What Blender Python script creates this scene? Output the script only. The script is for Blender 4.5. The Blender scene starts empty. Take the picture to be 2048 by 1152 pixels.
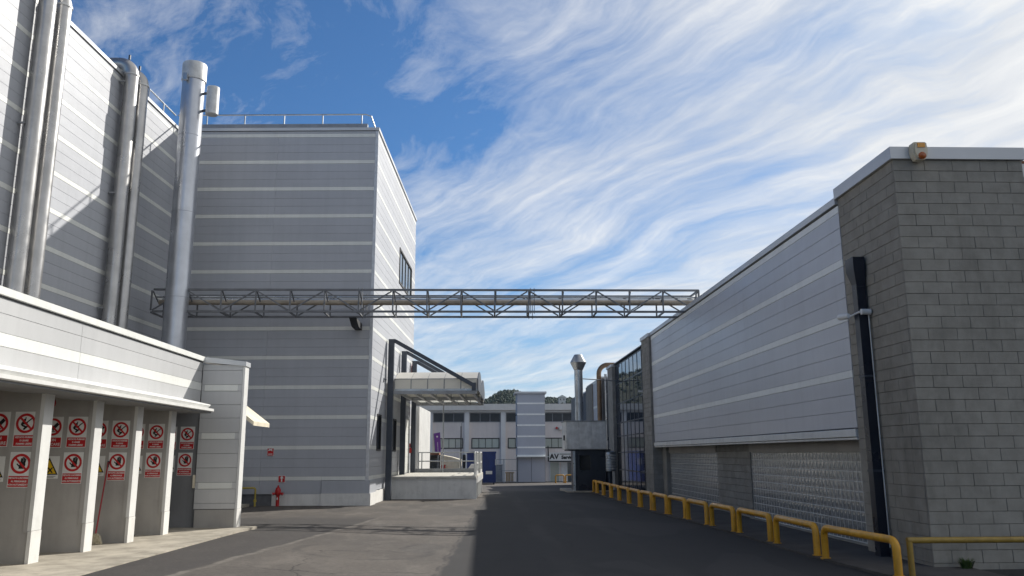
import bpy, bmesh, math, random
from mathutils import Vector, Matrix
rnd = random.Random(11)
S = bpy.context.scene
COL = S.collection
rad = math.radians

# ------------------------------------------------------------------ camera, sky, sun, exposure
cd = bpy.data.cameras.new('camera'); cam = bpy.data.objects.new('camera', cd); COL.objects.link(cam)
cd.sensor_width = 36.0; cd.lens = 1634.3/2048*36; cd.clip_start = 0.1; cd.clip_end = 5000
right = Vector((0.99940455, -0.03415896, -0.00486838))
down = Vector((0.00202646, 0.19896094, -0.98000533))
fwd = Vector((0.03444458, 0.97941192, 0.19891169))
M = Matrix((right, -down, -fwd)).transposed().to_4x4(); M.translation = (0, 0, 1.85)
cam.matrix_world = M
S.camera = cam

SUN = Vector((1.06, 1.17, 1.0)).normalized()      # towards the sun
EL = math.asin(SUN.z); AZ = math.atan2(SUN.x, SUN.y)
w = bpy.data.worlds.new('World'); S.world = w; w.use_nodes = True
nt = w.node_tree; nt.nodes.clear()
def N(t, tree=None, **kw):
    n = (tree or nt).nodes.new(t)
    for k, v in kw.items(): setattr(n, k, v)
    return n
def math_node(tree, op, a, b=None, clamp=False):
    n = tree.nodes.new('ShaderNodeMath'); n.operation = op; n.use_clamp = clamp
    for i, v in enumerate((a, b)):
        if v is None: continue
        if isinstance(v, (int, float)): n.inputs[i].default_value = v
        else: tree.links.new(v, n.inputs[i])
    return n.outputs[0]
def maprange(tree, v, a, b, c, d, smooth=True):
    n = tree.nodes.new('ShaderNodeMapRange')
    n.interpolation_type = 'SMOOTHSTEP' if smooth else 'LINEAR'
    tree.links.new(v, n.inputs[0])
    for i, q in enumerate((a, b, c, d)): n.inputs[i+1].default_value = q
    return n.outputs[0]
def noise(tree, vec, scale, detail=4, rough=.55, dist=0.0, lac=2.0):
    n = tree.nodes.new('ShaderNodeTexNoise'); n.inputs['Scale'].default_value = scale
    n.inputs['Detail'].default_value = detail; n.inputs['Roughness'].default_value = rough
    n.inputs['Distortion'].default_value = dist; n.inputs['Lacunarity'].default_value = lac
    if vec is not None: tree.links.new(vec, n.inputs['Vector'])
    return n.outputs[0]
def mapping(tree, vec, loc=(0,0,0), rot=(0,0,0), scale=(1,1,1)):
    n = tree.nodes.new('ShaderNodeMapping'); tree.links.new(vec, n.inputs[0])
    n.inputs[1].default_value = loc; n.inputs[2].default_value = rot; n.inputs[3].default_value = scale
    return n.outputs[0]
def mixcol(tree, fac, a, b, blend='MIX'):
    n = tree.nodes.new('ShaderNodeMix'); n.data_type = 'RGBA'; n.blend_type = blend
    for sock, v in ((0, fac), (6, a), (7, b)):
        if isinstance(v, (int, float)): n.inputs[sock].default_value = v
        elif isinstance(v, tuple): n.inputs[sock].default_value = (*v[:3], 1)
        else: tree.links.new(v, n.inputs[sock])
    return n.outputs[2]

CAZ = -.36; CANG = (128, 150); CLOC = (9.7, 7.3, 0); CB0, CB1 = -.37, .60
sky = N('ShaderNodeTexSky'); sky.sky_type = 'NISHITA'; sky.sun_disc = False
sky.sun_elevation = EL; sky.sun_rotation = AZ; sky.altitude = 200; sky.air_density = 1.0; sky.dust_density = .4; sky.ozone_density = 3.0
tc = N('ShaderNodeTexCoord')
sx = N('ShaderNodeSeparateXYZ'); nt.links.new(tc.outputs['Generated'], sx.inputs[0])
zz = math_node(nt, 'ADD', math_node(nt, 'MAXIMUM', sx.outputs[2], 0.0), 0.13)
cx = N('ShaderNodeCombineXYZ')          # the cloud sheet as a flat layer overhead
nt.links.new(math_node(nt, 'DIVIDE', sx.outputs[0], zz), cx.inputs[0]); nt.links.new(math_node(nt, 'DIVIDE', sx.outputs[1], zz), cx.inputs[1])
v0 = cx.outputs[0]
def warped(vec, scale, amt, loc):
    n = N('ShaderNodeTexNoise'); n.inputs['Scale'].default_value = scale; n.inputs['Detail'].default_value = 4
    nt.links.new(mapping(nt, vec, loc=loc), n.inputs['Vector'])
    q = N('ShaderNodeVectorMath', operation='MULTIPLY_ADD'); nt.links.new(n.outputs[1], q.inputs[0]); q.inputs[1].default_value = (amt, amt, 0); nt.links.new(vec, q.inputs[2]); return q.outputs[0]
w1 = warped(v0, .45, .95, (2, 9, 0)); w2 = warped(w1, 2.4, .20, (5, 1, 0))
def streaks(vec, loc, ang, sc, scale, det, ro):
    r_ = mapping(nt, vec, rot=(0, 0, rad(ang))); return noise(nt, mapping(nt, r_, loc=loc, scale=sc), scale, det, ro)
nA = streaks(w2, (3.1, 1.7, 0), CANG[0], (1.9, .45, 1), 1.35, 12, .66)     # long fibres
nB = streaks(w2, (7.3, 4.2, 0), CANG[1], (5.0, .7, 1), 1.6, 9, .62)        # fine combed fibres
nC = noise(nt, mapping(nt, v0, loc=CLOC), .62, 3, .5)                       # banks and clear gaps
nD = noise(nt, w2, 3.2, 10, .68)                                            # mottling
def lin(v, k, o=0.0): return math_node(nt, 'MULTIPLY_ADD', v, k) if False else math_node(nt, 'ADD', math_node(nt, 'MULTIPLY', v, k), o)
dens = math_node(nt, 'ADD', lin(nA, 1.45, -.725), lin(nB, .80, -.40))
dens = math_node(nt, 'ADD', dens, lin(nC, 1.0, -.5)); dens = math_node(nt, 'ADD', dens, lin(nD, .55, -.275))
azx = math_node(nt, 'DIVIDE', sx.outputs[0], math_node(nt, 'ADD', math_node(nt, 'SQRT', math_node(nt, 'ADD', math_node(nt, 'MULTIPLY', sx.outputs[0], sx.outputs[0]), math_node(nt, 'MULTIPLY', sx.outputs[1], sx.outputs[1]))), .001))
dens = math_node(nt, 'ADD', dens, maprange(nt, azx, CAZ, .60, CB0, CB1, False))   # the veil thickens towards one side of the sky
cov = math_node(nt, 'POWER', maprange(nt, dens, -.24, .50, 0, 1, False), .9)
cov = math_node(nt, 'MULTIPLY', cov, maprange(nt, sx.outputs[2], -.01, .04, 0, .95))
cc = mixcol(nt, maprange(nt, math_node(nt, 'ADD', math_node(nt, 'MULTIPLY', nB, .5), math_node(nt, 'MULTIPLY', nC, .5)), .36, .62, 0, 1), (7.6, 7.95, 8.5), (10.8, 10.7, 10.4))
tint = mixcol(nt, 1.0, sky.outputs[0], (.50, .80, 1.06), 'MULTIPLY')
haz = maprange(nt, sx.outputs[2], 0.0, .34, .62, 0, True)
skyh = mixcol(nt, haz, tint, (5.0, 6.6, 8.4))
skyc = mixcol(nt, cov, skyh, cc)
bg = N('ShaderNodeBackground'); bg.inputs[1].default_value = 0.069; nt.links.new(skyc, bg.inputs[0])
wo = N('ShaderNodeOutputWorld'); nt.links.new(bg.outputs[0], wo.inputs[0])

sd = bpy.data.lights.new('sun', 'SUN'); sd.energy = 4.2; sd.angle = rad(.53); sd.color = (1.0, .955, .88)
so = bpy.data.objects.new('sun', sd); COL.objects.link(so); so.location = SUN*60
so.rotation_euler = (-SUN).to_track_quat('-Z', 'Y').to_euler()
vs_ = S.view_settings; vs_.view_transform = 'Standard'; vs_.look = 'None'; vs_.gamma = 1.0; vs_.use_curve_mapping = False
vs_.exposure = 0.45

# ------------------------------------------------------------------ materials
MATS = {}
def bsdf_mat(name):
    m = bpy.data.materials.new(name); m.use_nodes = True
    t = m.node_tree; b = t.nodes['Principled BSDF']; MATS[name] = m
    return m, t, b
def simple(name, col, rough=.5, metal=0.0, spec=.5, nscale=6.0, namt=.12, bump=0.0, bscale=60.0, pieces=0.0, streak=0.0, rvar=.08, grime=0.0, buckle=0.0, chip=0.0, damp=0.0):
    m, t, b = bsdf_mat(name)
    co = t.nodes.new('ShaderNodeTexCoord').outputs['Object']
    geo = t.nodes.new('ShaderNodeNewGeometry')
    pos = geo.outputs['Position']
    n1 = noise(t, pos, nscale, 5, .6)
    f = maprange(t, n1, .3, .7, 1-namt, 1+namt)
    if pieces:
        oi = t.nodes.new('ShaderNodeObjectInfo')
        f = math_node(t, 'MULTIPLY', f, maprange(t, oi.outputs['Random'], 0, 1, 1-pieces, 1+pieces, False))
    if streak:
        n2 = noise(t, mapping(t, pos, scale=(3.0, 3.0, .22)), 1.6, 5, .65)
        f = math_node(t, 'MULTIPLY', f, maprange(t, n2, .35, .75, 1.0, 1-streak))
    cm = t.nodes.new('ShaderNodeMix'); cm.data_type = 'RGBA'; cm.blend_type = 'MULTIPLY'; cm.inputs[0].default_value = 1
    cm.inputs[6].default_value = (*col, 1); t.links.new(f, cm.inputs[7])
    out = cm.outputs[2]
    if grime:
        n3 = noise(t, pos, 2.3, 6, .7)
        out = mixcol(t, maprange(t, n3, .5, .75, 0, grime), out, (.11, .095, .075))
    if chip:
        n5 = noise(t, pos, 17, 4, .7)
        out = mixcol(t, maprange(t, n5, .66, .70, 0, chip), out, (.07, .045, .03))
    if damp:
        sz = t.nodes.new('ShaderNodeSeparateXYZ'); t.links.new(pos, sz.inputs[0])
        n6 = noise(t, mapping(t, pos, scale=(1, 1, .35)), .8, 6, .7)
        out = mixcol(t, maprange(t, n6, .46, .72, 0, damp), out, (.10, .095, .08))
        n7 = noise(t, mapping(t, pos, loc=(3, 3, 3)), 1.7, 6, .7)
        out = mixcol(t, maprange(t, n7, .60, .80, 0, damp*.35), out, (.42, .40, .36))
    t.links.new(out, b.inputs['Base Color'])
    n4 = noise(t, pos, nscale*.7, 3)
    t.links.new(maprange(t, n4, .3, .7, max(0.02, rough-rvar), min(1, rough+rvar)), b.inputs['Roughness'])
    b.inputs['Metallic'].default_value = metal; b.inputs['Specular IOR Level'].default_value = spec
    if buckle:
        bn = t.nodes.new('ShaderNodeBump'); bn.inputs['Strength'].default_value = buckle; bn.inputs['Distance'].default_value = .02
        t.links.new(noise(t, mapping(t, pos, scale=(.7, .7, 1.6)), 1.4, 2, .5), bn.inputs['Height']); t.links.new(bn.outputs[0], b.inputs['Normal'])
    if bump:
        bn = t.nodes.new('ShaderNodeBump'); bn.inputs['Strength'].default_value = bump; bn.inputs['Distance'].default_value = .01
        t.links.new(noise(t, pos, bscale, 5, .6), bn.inputs['Height']); t.links.new(bn.outputs[0], b.inputs['Normal'])
    return m
simple('panel', (.415, .43, .465), .52, 0.0, .35, .35, .04, pieces=.02, streak=.06, rvar=.03, buckle=.5)
simple('panel_light', (.53, .54, .58), .40, 0.15, .5, .35, .04, pieces=.02, streak=.06, rvar=.03, buckle=.5)
simple('stripe', (.71, .72, .69), .45, 0, .5, .5, .04, pieces=.02, streak=.08)
simple('shed_panel', (.50, .505, .51), .42, 0.1, .5, .35, .05, pieces=.02, streak=.06)
simple('stripe_bright', (.86, .87, .84), .45, 0, .5, .5, .04, pieces=.02, streak=.08)
simple('coping', (.56, .57, .58), .4, .2, .5, .5, .05)
simple('joint_dark', (.13, .135, .145), .8)
simple('trim_white', (.70, .70, .68), .5, 0, .5, 1.5, .05, streak=.1, grime=.12)
simple('corner_trim', (.55, .56, .58), .4, .2)
simple('plinth_white', (.72, .71, .68), .75, 0, .3, 1.2, .06, .15, 40, streak=.12, grime=.18)
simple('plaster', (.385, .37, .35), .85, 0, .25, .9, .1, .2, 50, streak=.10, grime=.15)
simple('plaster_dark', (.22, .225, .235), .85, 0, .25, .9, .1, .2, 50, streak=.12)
simple('concrete', (.37, .335, .275), .85, 0, .3, 2.2, .25, .35, 35, grime=.5)
simple('concrete_pale', (.55, .53, .48), .85, 0, .3, 2.0, .15, .3, 35, grime=.25)
simple('block', (.305, .285, .248), .92, 0, .2, 3.5, .09, .6, 45, pieces=.035, damp=.45)
simple('block_light', (.26, .255, .24), .92, 0, .2, 2.5, .14, .5, 55, pieces=.08, grime=.1)
simple('mortar', (.19, .185, .165), .95, 0, .2)
simple('galv', (.42, .44, .46), .36, .75, .5, 2.5, .14, rvar=.1, streak=.08)
simple('galv_old', (.60, .605, .60), .5, .25, .5, 3.0, .16, rvar=.12, streak=.18)
simple('stack_steel', (.50, .52, .56), .33, .75, .5, 1.6, .08, rvar=.06, streak=.08)
simple('pipe_steel', (.43, .425, .42), .33, .8, .5, 1.8, .1, rvar=.08, streak=.14, grime=.12)
simple('dark_steel', (.055, .065, .085), .45, .2, .5, 3, .12)
simple('truss_steel', (.15, .155, .165), .5, .35, .5, 3, .15)
simple('grey_steel', (.27, .28, .295), .5, .4, .5, 3, .12)
simple('lagging', (.36, .31, .25), .5, .3, .4, 3, .15, streak=.1)
simple('black_plastic', (.014, .015, .018), .55, 0, .4)
simple('navy_metal', (.012, .017, .03), .32, .1, .5, 2, .1)
simple('yellow_paint', (.66, .33, .02), .42, 0, .5, 5, .12, .08, 80, streak=.2, grime=.35, chip=.8)
simple('yellow_shaded', (.33, .21, .035), .5, 0, .5, 5, .15, .1, 80, streak=.2, grime=.4, chip=.8)  # worn hoop yellow, darkened to put the end-wall rail's shade into the colour
simple('red_paint', (.42, .012, .012), .4, 0, .5, 5, .1)
simple('sign_white', (.72, .72, .70), .45, 0, .5, 8, .04)
simple('sign_red', (.48, .012, .015), .45, 0, .5, 8, .05)
simple('sign_yellow', (.72, .46, .01), .45, 0, .5, 8, .05)
simple('sign_black', (.012, .012, .012), .5, 0, .4)
simple('pvc_white', (.72, .72, .71), .45, 0, .5, 5, .05)
simple('siren_beige', (.62, .56, .43), .5, 0, .5, 5, .06)
simple('amber', (.70, .30, .03), .25, 0, .6)
simple('orange_lens', (.42, .10, .02), .25, 0, .6)
simple('blue_paint', (.008, .03, .16), .45, .1, .5, 2, .15, streak=.15, grime=.08)
simple('far_wall', (.77, .70, .66), .85, 0, .25, .4, .06, streak=.06)
simple('far_column', (.74, .73, .72), .8, 0, .25, .4, .05)
simple('far_parapet', (.70, .68, .64), .8, 0, .25, .4, .06, streak=.08)
simple('far_louver', (.055, .06, .065), .5, .3, .5, .6, .2)
simple('tower_grey', (.43, .45, .50), .55, .1, .4, .4, .04)
simple('purple', (.16, .06, .27), .8, 0, .2, 4, .06)
simple('cream', (.66, .60, .47), .8, 0, .3, 1.5, .15, .2, 20, grime=.25)
simple('rust_roof', (.20, .085, .045), .8, 0, .3, 3, .2)
simple('wood', (.42, .26, .11), .7, 0, .3, 5, .2)
simple('gas_yellow', (.40, .31, .05), .5)
simple('copper', (.20, .135, .085), .42, .5, .5, 3, .2)
simple('bark', (.08, .06, .045), .9)
simple('broom_red', (.30, .02, .03), .5)
simple('bristle', (.42, .38, .28), .9, 0, .2, 40, .25)
simple('tarp', (.016, .018, .022), .45, 0, .5, 8, .2)
simple('house_white', (.6, .58, .55), .8)
simple('rubber', (.02, .02, .02), .8)

def leaf(name, col):
    m, t, b = bsdf_mat(name)
    pos = t.nodes.new('ShaderNodeNewGeometry').outputs['Position']
    n1 = noise(t, pos, .12 if 'forest' in name else 8, 4)
    n2 = noise(t, pos, .9 if 'forest' in name else 30, 3)
    c = mixcol(t, maprange(t, n1, .35, .65, 0, 1), tuple(q*.6 for q in col), tuple(q*1.3 for q in col))
    c = mixcol(t, maprange(t, n2, .4, .7, 0, .5), c, (col[0]*1.5, col[1]*1.2, col[2]*.7))
    t.links.new(c, b.inputs['Base Color']); b.inputs['Roughness'].default_value = .8; b.inputs['Specular IOR Level'].default_value = .2
leaf('forest', (.026, .044, .026)); leaf('weed', (.05, .09, .025))
leaf('forest_soil', (.04, .045, .028))

def glass(name, col, rough, spec=.9, ior=1.9, bump=0.0):
    m, t, b = bsdf_mat(name)
    b.inputs['Base Color'].default_value = (*col, 1); b.inputs['Roughness'].default_value = rough
    b.inputs['IOR'].default_value = ior; b.inputs['Specular IOR Level'].default_value = .5
    if name == 'curtain_glass': b.inputs['Specular Tint'].default_value = (.50, .70, 1.0, 1)
    pos = t.nodes.new('ShaderNodeNewGeometry').outputs['Position']
    bn = t.nodes.new('ShaderNodeBump'); bn.inputs['Strength'].default_value = bump; bn.inputs['Distance'].default_value = .02
    t.links.new(noise(t, pos, .7, 2), bn.inputs['Height']); t.links.new(bn.outputs[0], b.inputs['Normal'])
glass('curtain_glass', (.008, .016, .035), .02, ior=2.1, bump=.03)
glass('window_glass', (.10, .12, .13), .04, ior=1.9, bump=.04)
glass('dark_glass', (.008, .010, .014), .05, ior=1.6, bump=.03)
glass('pale_glass', (.42, .45, .40), .08, ior=1.6, bump=.05)
# cast glass blocks: wavy, glossy, grey
m, t, b = bsdf_mat('glass_block')
pos = t.nodes.new('ShaderNodeNewGeometry').outputs['Position']
oi = t.nodes.new('ShaderNodeObjectInfo')
t.links.new(mixcol(t, maprange(t, noise(t, pos, 14, 3), .35, .65, 0, 1), (.15, .165, .175), (.27, .285, .295)), b.inputs['Base Color'])
b.inputs['Roughness'].default_value = .12; b.inputs['IOR'].default_value = 1.75
bn = t.nodes.new('ShaderNodeBump'); bn.inputs['Strength'].default_value = .12; bn.inputs['Distance'].default_value = .02
t.links.new(noise(t, pos, 16, 2, .5, .6), bn.inputs['Height']); t.links.new(bn.outputs[0], b.inputs['Normal'])
# polycarbonate vault: milky, lets light through
m, t, b = bsdf_mat('polycarb')
b.inputs['Base Color'].default_value = (.80, .77, .70, 1); b.inputs['Roughness'].default_value = .35
tr = t.nodes.new('ShaderNodeBsdfTranslucent'); tr.inputs[0].default_value = (.62, .62, .58, 1)
mx = t.nodes.new('ShaderNodeMixShader'); mx.inputs[0].default_value = .38
o_ = t.nodes['Material Output']
t.links.new(b.outputs[0], mx.inputs[1]); t.links.new(tr.outputs[0], mx.inputs[2]); t.links.new(mx.outputs[0], o_.inputs[0])

# asphalt: two ages of surfacing, sealed joint, tyre arcs, stains; right side darkened for shade
m, t, b = bsdf_mat('asphalt')
pos = t.nodes.new('ShaderNodeNewGeometry').outputs['Position']
sp = t.nodes.new('ShaderNodeSeparateXYZ'); t.links.new(pos, sp.inputs[0]); PX, PY = sp.outputs[0], sp.outputs[1]
wob = math_node(t, 'MULTIPLY', math_node(t, 'SUBTRACT', noise(t, pos, 1.1, 5), .5), .30)
wob2 = math_node(t, 'MULTIPLY', math_node(t, 'SUBTRACT', noise(t, mapping(t, pos, loc=(9, 3, 0)), .8, 4), .5), .35)
big = noise(t, pos, .22, 4, .6); med = noise(t, mapping(t, pos, scale=(1, .45, 1)), 1.3, 6, .65); fine = noise(t, pos, 90, 3, .7)
base = mixcol(t, maprange(t, big, .3, .7, 0, 1), (.122, .106, .092), (.080, .071, .064))
base = mixcol(t, maprange(t, med, .44, .72, 0, .75), base, (.172, .152, .132))
d1 = math_node(t, 'SUBTRACT', PX, math_node(t, 'ADD', math_node(t, 'MULTIPLY', PY, .0983), -5.53)); d1 = math_node(t, 'ADD', d1, wob)
left = math_node(t, 'MULTIPLY', maprange(t, d1, -.06, .03, 1, 0), maprange(t, PY, 23.5, 26.0, 1, 0))
base = mixcol(t, math_node(t, 'MULTIPLY', left, .8), base, (.046, .042, .041))
ln = math_node(t, 'MULTIPLY', maprange(t, math_node(t, 'ABSOLUTE', math_node(t, 'ADD', d1, -.06)), .025, .085, 1, 0), maprange(t, PY, 23.0, 25.5, 1, 0))
ln = math_node(t, 'MULTIPLY', ln, maprange(t, noise(t, pos, 2.2, 4), .38, .55, .25, 1))
base = mixcol(t, math_node(t, 'MULTIPLY', ln, .5), base, (.24, .22, .19))
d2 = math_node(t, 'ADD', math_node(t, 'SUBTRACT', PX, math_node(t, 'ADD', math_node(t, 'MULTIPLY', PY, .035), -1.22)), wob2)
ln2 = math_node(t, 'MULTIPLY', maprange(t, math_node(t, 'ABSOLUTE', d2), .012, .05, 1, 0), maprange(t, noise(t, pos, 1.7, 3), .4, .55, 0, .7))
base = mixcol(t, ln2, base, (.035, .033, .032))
right_shade = math_node(t, 'MULTIPLY', maprange(t, d2, 0, .12, 0, .90), maprange(t, PY, 40, 46, 1, .3)); base = mixcol(t, right_shade, base, (.026, .026, .028))  # darker surfacing past the seam, deepened to paint shade, eased where sunlit beyond
for cxx, cyy, rr, ww, am in ((-2.25, 16.2, 1.25, .09, .5), (-1.75, 15.2, 2.3, .07, .28), (-3.6, 26.5, 4.2, .12, .3), (-2.2, 30.5, 2.4, .12, .35)):
    q = t.nodes.new('ShaderNodeVectorMath'); q.operation = 'DISTANCE'; cb_ = t.nodes.new('ShaderNodeCombineXYZ'); t.links.new(PX, cb_.inputs[0]); t.links.new(PY, cb_.inputs[1])
    t.links.new(cb_.outputs[0], q.inputs[0]); q.inputs[1].default_value = (cxx, cyy, 0)
    rg = maprange(t, math_node(t, 'ABSOLUTE', math_node(t, 'SUBTRACT', q.outputs['Value'], rr)), ww*.4, ww*1.6, 1, 0)
    rg = math_node(t, 'MULTIPLY', rg, maprange(t, noise(t, mapping(t, pos, loc=(cxx, 0, 0)), .7, 3), .42, .6, 0, am))
    base = mixcol(t, rg, base, (.04, .038, .037))
crk = t.nodes.new('ShaderNodeTexVoronoi'); crk.feature = 'DISTANCE_TO_EDGE'; crk.inputs['Scale'].default_value = .42
cw_ = t.nodes.new('ShaderNodeVectorMath'); cw_.operation = 'MULTIPLY_ADD'; cn_ = t.nodes.new('ShaderNodeTexNoise'); cn_.inputs['Scale'].default_value = 1.3; cn_.inputs['Detail'].default_value = 6; t.links.new(pos, cn_.inputs['Vector'])
t.links.new(cn_.outputs[1], cw_.inputs[0]); cw_.inputs[1].default_value = (.9, .9, 0); t.links.new(pos, cw_.inputs[2]); t.links.new(cw_.outputs[0], crk.inputs['Vector'])
ck_ = math_node(t, 'MULTIPLY', maprange(t, crk.outputs['Distance'], .002, .010, .8, 0), maprange(t, noise(t, mapping(t, pos, loc=(2, 7, 1)), .5, 3), .50, .62, 0, 1))
base = mixcol(t, ck_, base, (.022, .02, .02))
ptc = maprange(t, noise(t, mapping(t, pos, loc=(14, 2, 0), scale=(.8, .35, 1)), .55, 2, .4), .585, .60, 0, .45)
base = mixcol(t, ptc, base, (.062, .058, .056))
for lx, wd in ((1.35, .30), (3.05, .30), (-1.2, .28), (-2.6, .28)):
    tk = math_node(t, 'ABSOLUTE', math_node(t, 'ADD', math_node(t, 'SUBTRACT', PX, lx), math_node(t, 'MULTIPLY', wob2, 1.5)))
    base = mixcol(t, math_node(t, 'MULTIPLY', maprange(t, tk, wd*.3, wd, 1, 0), maprange(t, noise(t, mapping(t, pos, loc=(lx, 0, 0), scale=(1, .2, 1)), 1.1, 4), .4, .65, .03, .22)), base, (.105, .098, .09))
stn = maprange(t, noise(t, mapping(t, pos, loc=(4, 8, 0), scale=(1, .6, 1)), .9, 6, .7), .60, .70, 0, .6)
base = mixcol(t, stn, base, (.05, .046, .044))
grn = noise(t, pos, 13, 8, .75)
base = mixcol(t, maprange(t, grn, .36, .50, .45, 0), base, (.045, .042, .040))
base = mixcol(t, math_node(t, 'MULTIPLY', maprange(t, grn, .54, .70, 0, .35), maprange(t, d2, 0, .12, 1, .25)), base, (.19, .175, .16))
base = mixcol(t, maprange(t, fine, .3, .7, .0, .28), base, (.04, .038, .036))
base = mixcol(t, maprange(t, fine, .62, .78, .0, .35), base, (.27, .25, .23))
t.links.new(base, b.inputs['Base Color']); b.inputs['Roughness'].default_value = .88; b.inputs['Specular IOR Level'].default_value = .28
bn = t.nodes.new('ShaderNodeBump'); bn.inputs['Strength'].default_value = .5; bn.inputs['Distance'].default_value = .012
t.links.new(noise(t, pos, 70, 6, .7), bn.inputs['Height']); t.links.new(bn.outputs[0], b.inputs['Normal'])

# ------------------------------------------------------------------ mesh helpers
A = rad(2.014); CA, SA = math.cos(A), math.sin(A); OBX, OBY = -4.23, 31.0
def toW(p): return Vector((OBX + p[0]*CA + p[1]*SA, OBY - p[0]*SA + p[1]*CA, p[2]))   # frame of the left factory
ORG = {}
def link(o, parent=None):
    COL.objects.link(o)
    if parent is not None: o.parent = parent; ORG[o] = ORG.get(parent, Vector((0, 0, 0)))
    return o
def tag(o, label=None, cat=None, group=None, kind=None):
    if label: o['label'] = label
    if cat: o['category'] = cat
    if group: o['group'] = group
    if kind: o['kind'] = kind
    return o
def thing(name, label, cat, loc=(0, 0, 0), frame='W', group=None):
    o = bpy.data.objects.new(name, None); COL.objects.link(o); o.empty_display_size = .3
    loc = Vector(loc)
    if frame == 'B': o.location = toW(loc); o.rotation_euler = (0, 0, -A)
    else: o.location = loc
    ORG[o] = loc
    return tag(o, label, cat, group)
class MB:
    def __init__(s): s.v = []; s.f = []
    def add(s, vs, fs):
        k = len(s.v); s.v += [tuple(p) for p in vs]; s.f += [tuple(i+k for i in q) for q in fs]; return s
    def box(s, x0, x1, y0, y1, z0, z1):
        return s.add([(x0,y0,z0),(x1,y0,z0),(x1,y1,z0),(x0,y1,z0),(x0,y0,z1),(x1,y0,z1),(x1,y1,z1),(x0,y1,z1)],
                     [(0,3,2,1),(4,5,6,7),(0,1,5,4),(1,2,6,5),(2,3,7,6),(3,0,4,7)])
    def bar(s, p, q, wd, ht, up=(0, 0, 1)):
        p, q = Vector(p), Vector(q); d = (q-p).normalized(); u = Vector(up)
        if abs(d.dot(u)) > .99: u = Vector((0, 1, 0))
        sd_ = d.cross(u).normalized()*wd/2; u2 = sd_.normalized().cross(d).normalized()*ht/2
        vs = [p-sd_-u2, p+sd_-u2, p+sd_+u2, p-sd_+u2, q-sd_-u2, q+sd_-u2, q+sd_+u2, q-sd_+u2]
        return s.add(vs, [(0,3,2,1),(4,5,6,7),(0,1,5,4),(1,2,6,5),(2,3,7,6),(3,0,4,7)][::1])
    def tube(s, pts, r, n=12, caps=True):
        pts = [Vector(p) for p in pts]; rings = []; prev = None
        for i, p in enumerate(pts):
            d = (pts[min(i+1, len(pts)-1)] - pts[max(i-1, 0)]).normalized()
            if prev is None:
                u = Vector((0, 0, 1)) if abs(d.z) < .9 else Vector((1, 0, 0)); u = (u - d*u.dot(d)).normalized()
            else: u = (prev - d*prev.dot(d)).normalized()
            prev = u; w_ = d.cross(u); rr = r[i] if isinstance(r, (list, tuple)) else r
            rings.append([p + (u*math.cos(2*math.pi*j/n) + w_*math.sin(2*math.pi*j/n))*rr for j in range(n)])
        vs = [q for g in rings for q in g]; fs = []
        for i in range(len(rings)-1):
            for j in range(n): fs.append((i*n+j, i*n+(j+1) % n, (i+1)*n+(j+1) % n, (i+1)*n+j))
        if caps: fs.append(tuple(range(n-1, -1, -1))); fs.append(tuple((len(rings)-1)*n+j for j in range(n)))
        return s.add(vs, fs)
    def lathe(s, c, prof, n=24):
        return s.tube([(c[0], c[1], z) for r, z in prof], [r for r, z in prof], n)
    def poly(s, pts, d):                       # extruded polygon: pts 3D ring, d extrusion vector
        d = Vector(d); n = len(pts); P = [Vector(p) for p in pts]
        return s.add(P + [p+d for p in P], [tuple(range(n-1, -1, -1)), tuple(range(n, 2*n))] + [(i, (i+1) % n, n+(i+1) % n, n+i) for i in range(n)])
    def mesh(s, name, mat, off=Vector((0, 0, 0)), smooth=30):
        me = bpy.data.meshes.new(name); me.from_pydata([(p[0]-off[0], p[1]-off[1], p[2]-off[2]) for p in s.v], [], s.f)
        bm = bmesh.new(); bm.from_mesh(me); bmesh.ops.recalc_face_normals(bm, faces=bm.faces); bm.to_mesh(me); bm.free()
        me.materials.append(MATS[mat])
        if smooth:
            me.polygons.foreach_set('use_smooth', [True]*len(me.polygons)); me.set_sharp_from_angle(angle=rad(smooth))
        return me
    def build(s, name, mat, parent=None, smooth=30, **kw):
        off = ORG.get(parent, Vector((0, 0, 0)))
        o = bpy.data.objects.new(name, s.mesh(name, mat, off, smooth)); link(o, parent); tag(o, **kw); return o
    def top(s, name, mat, label, cat, loc, group=None, kind=None, frame='W', smooth=30):     # a thing that is one mesh
        loc = Vector(loc); o = bpy.data.objects.new(name, s.mesh(name, mat, loc, smooth)); COL.objects.link(o)
        if frame == 'B': o.location = toW(loc); o.rotation_euler = (0, 0, -A)
        else: o.location = loc
        ORG[o] = loc; return tag(o, label, cat, group, kind)
PC = {}
def piece_mesh(nm, w_, h, t_, mat, ch=.006):
    key = (nm, round(w_, 4), round(h, 4), t_, mat, ch)
    if key not in PC:
        c = min(ch, w_/4, h/4)
        vs = [(0,0,0),(w_,0,0),(w_,0,h),(0,0,h),(0,-t_+c,0),(w_,-t_+c,0),(w_,-t_+c,h),(0,-t_+c,h),(c,-t_,c),(w_-c,-t_,c),(w_-c,-t_,h-c),(c,-t_,h-c)]
        fs = [(8,9,10,11)]
        for a_, b_ in ((0,1),(1,2),(2,3),(3,0)): fs += [(a_, b_, 4+b_, 4+a_), (4+a_, 4+b_, 8+b_, 8+a_)]
        me = bpy.data.meshes.new(nm); me.from_pydata(vs, [], fs)
        bm = bmesh.new(); bm.from_mesh(me); bmesh.ops.recalc_face_normals(bm, faces=bm.faces); bm.to_mesh(me); bm.free()
        # recalc can flip an open shell: make the front face look along -y
        if me.polygons[0].normal.y > 0: me.flip_normals()
        me.materials.append(MATS[mat]); PC[key] = me
    return PC[key]
ROT = {'-y': 0.0, '+x': math.pi/2, '-x': -math.pi/2, '+y': math.pi}
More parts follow.
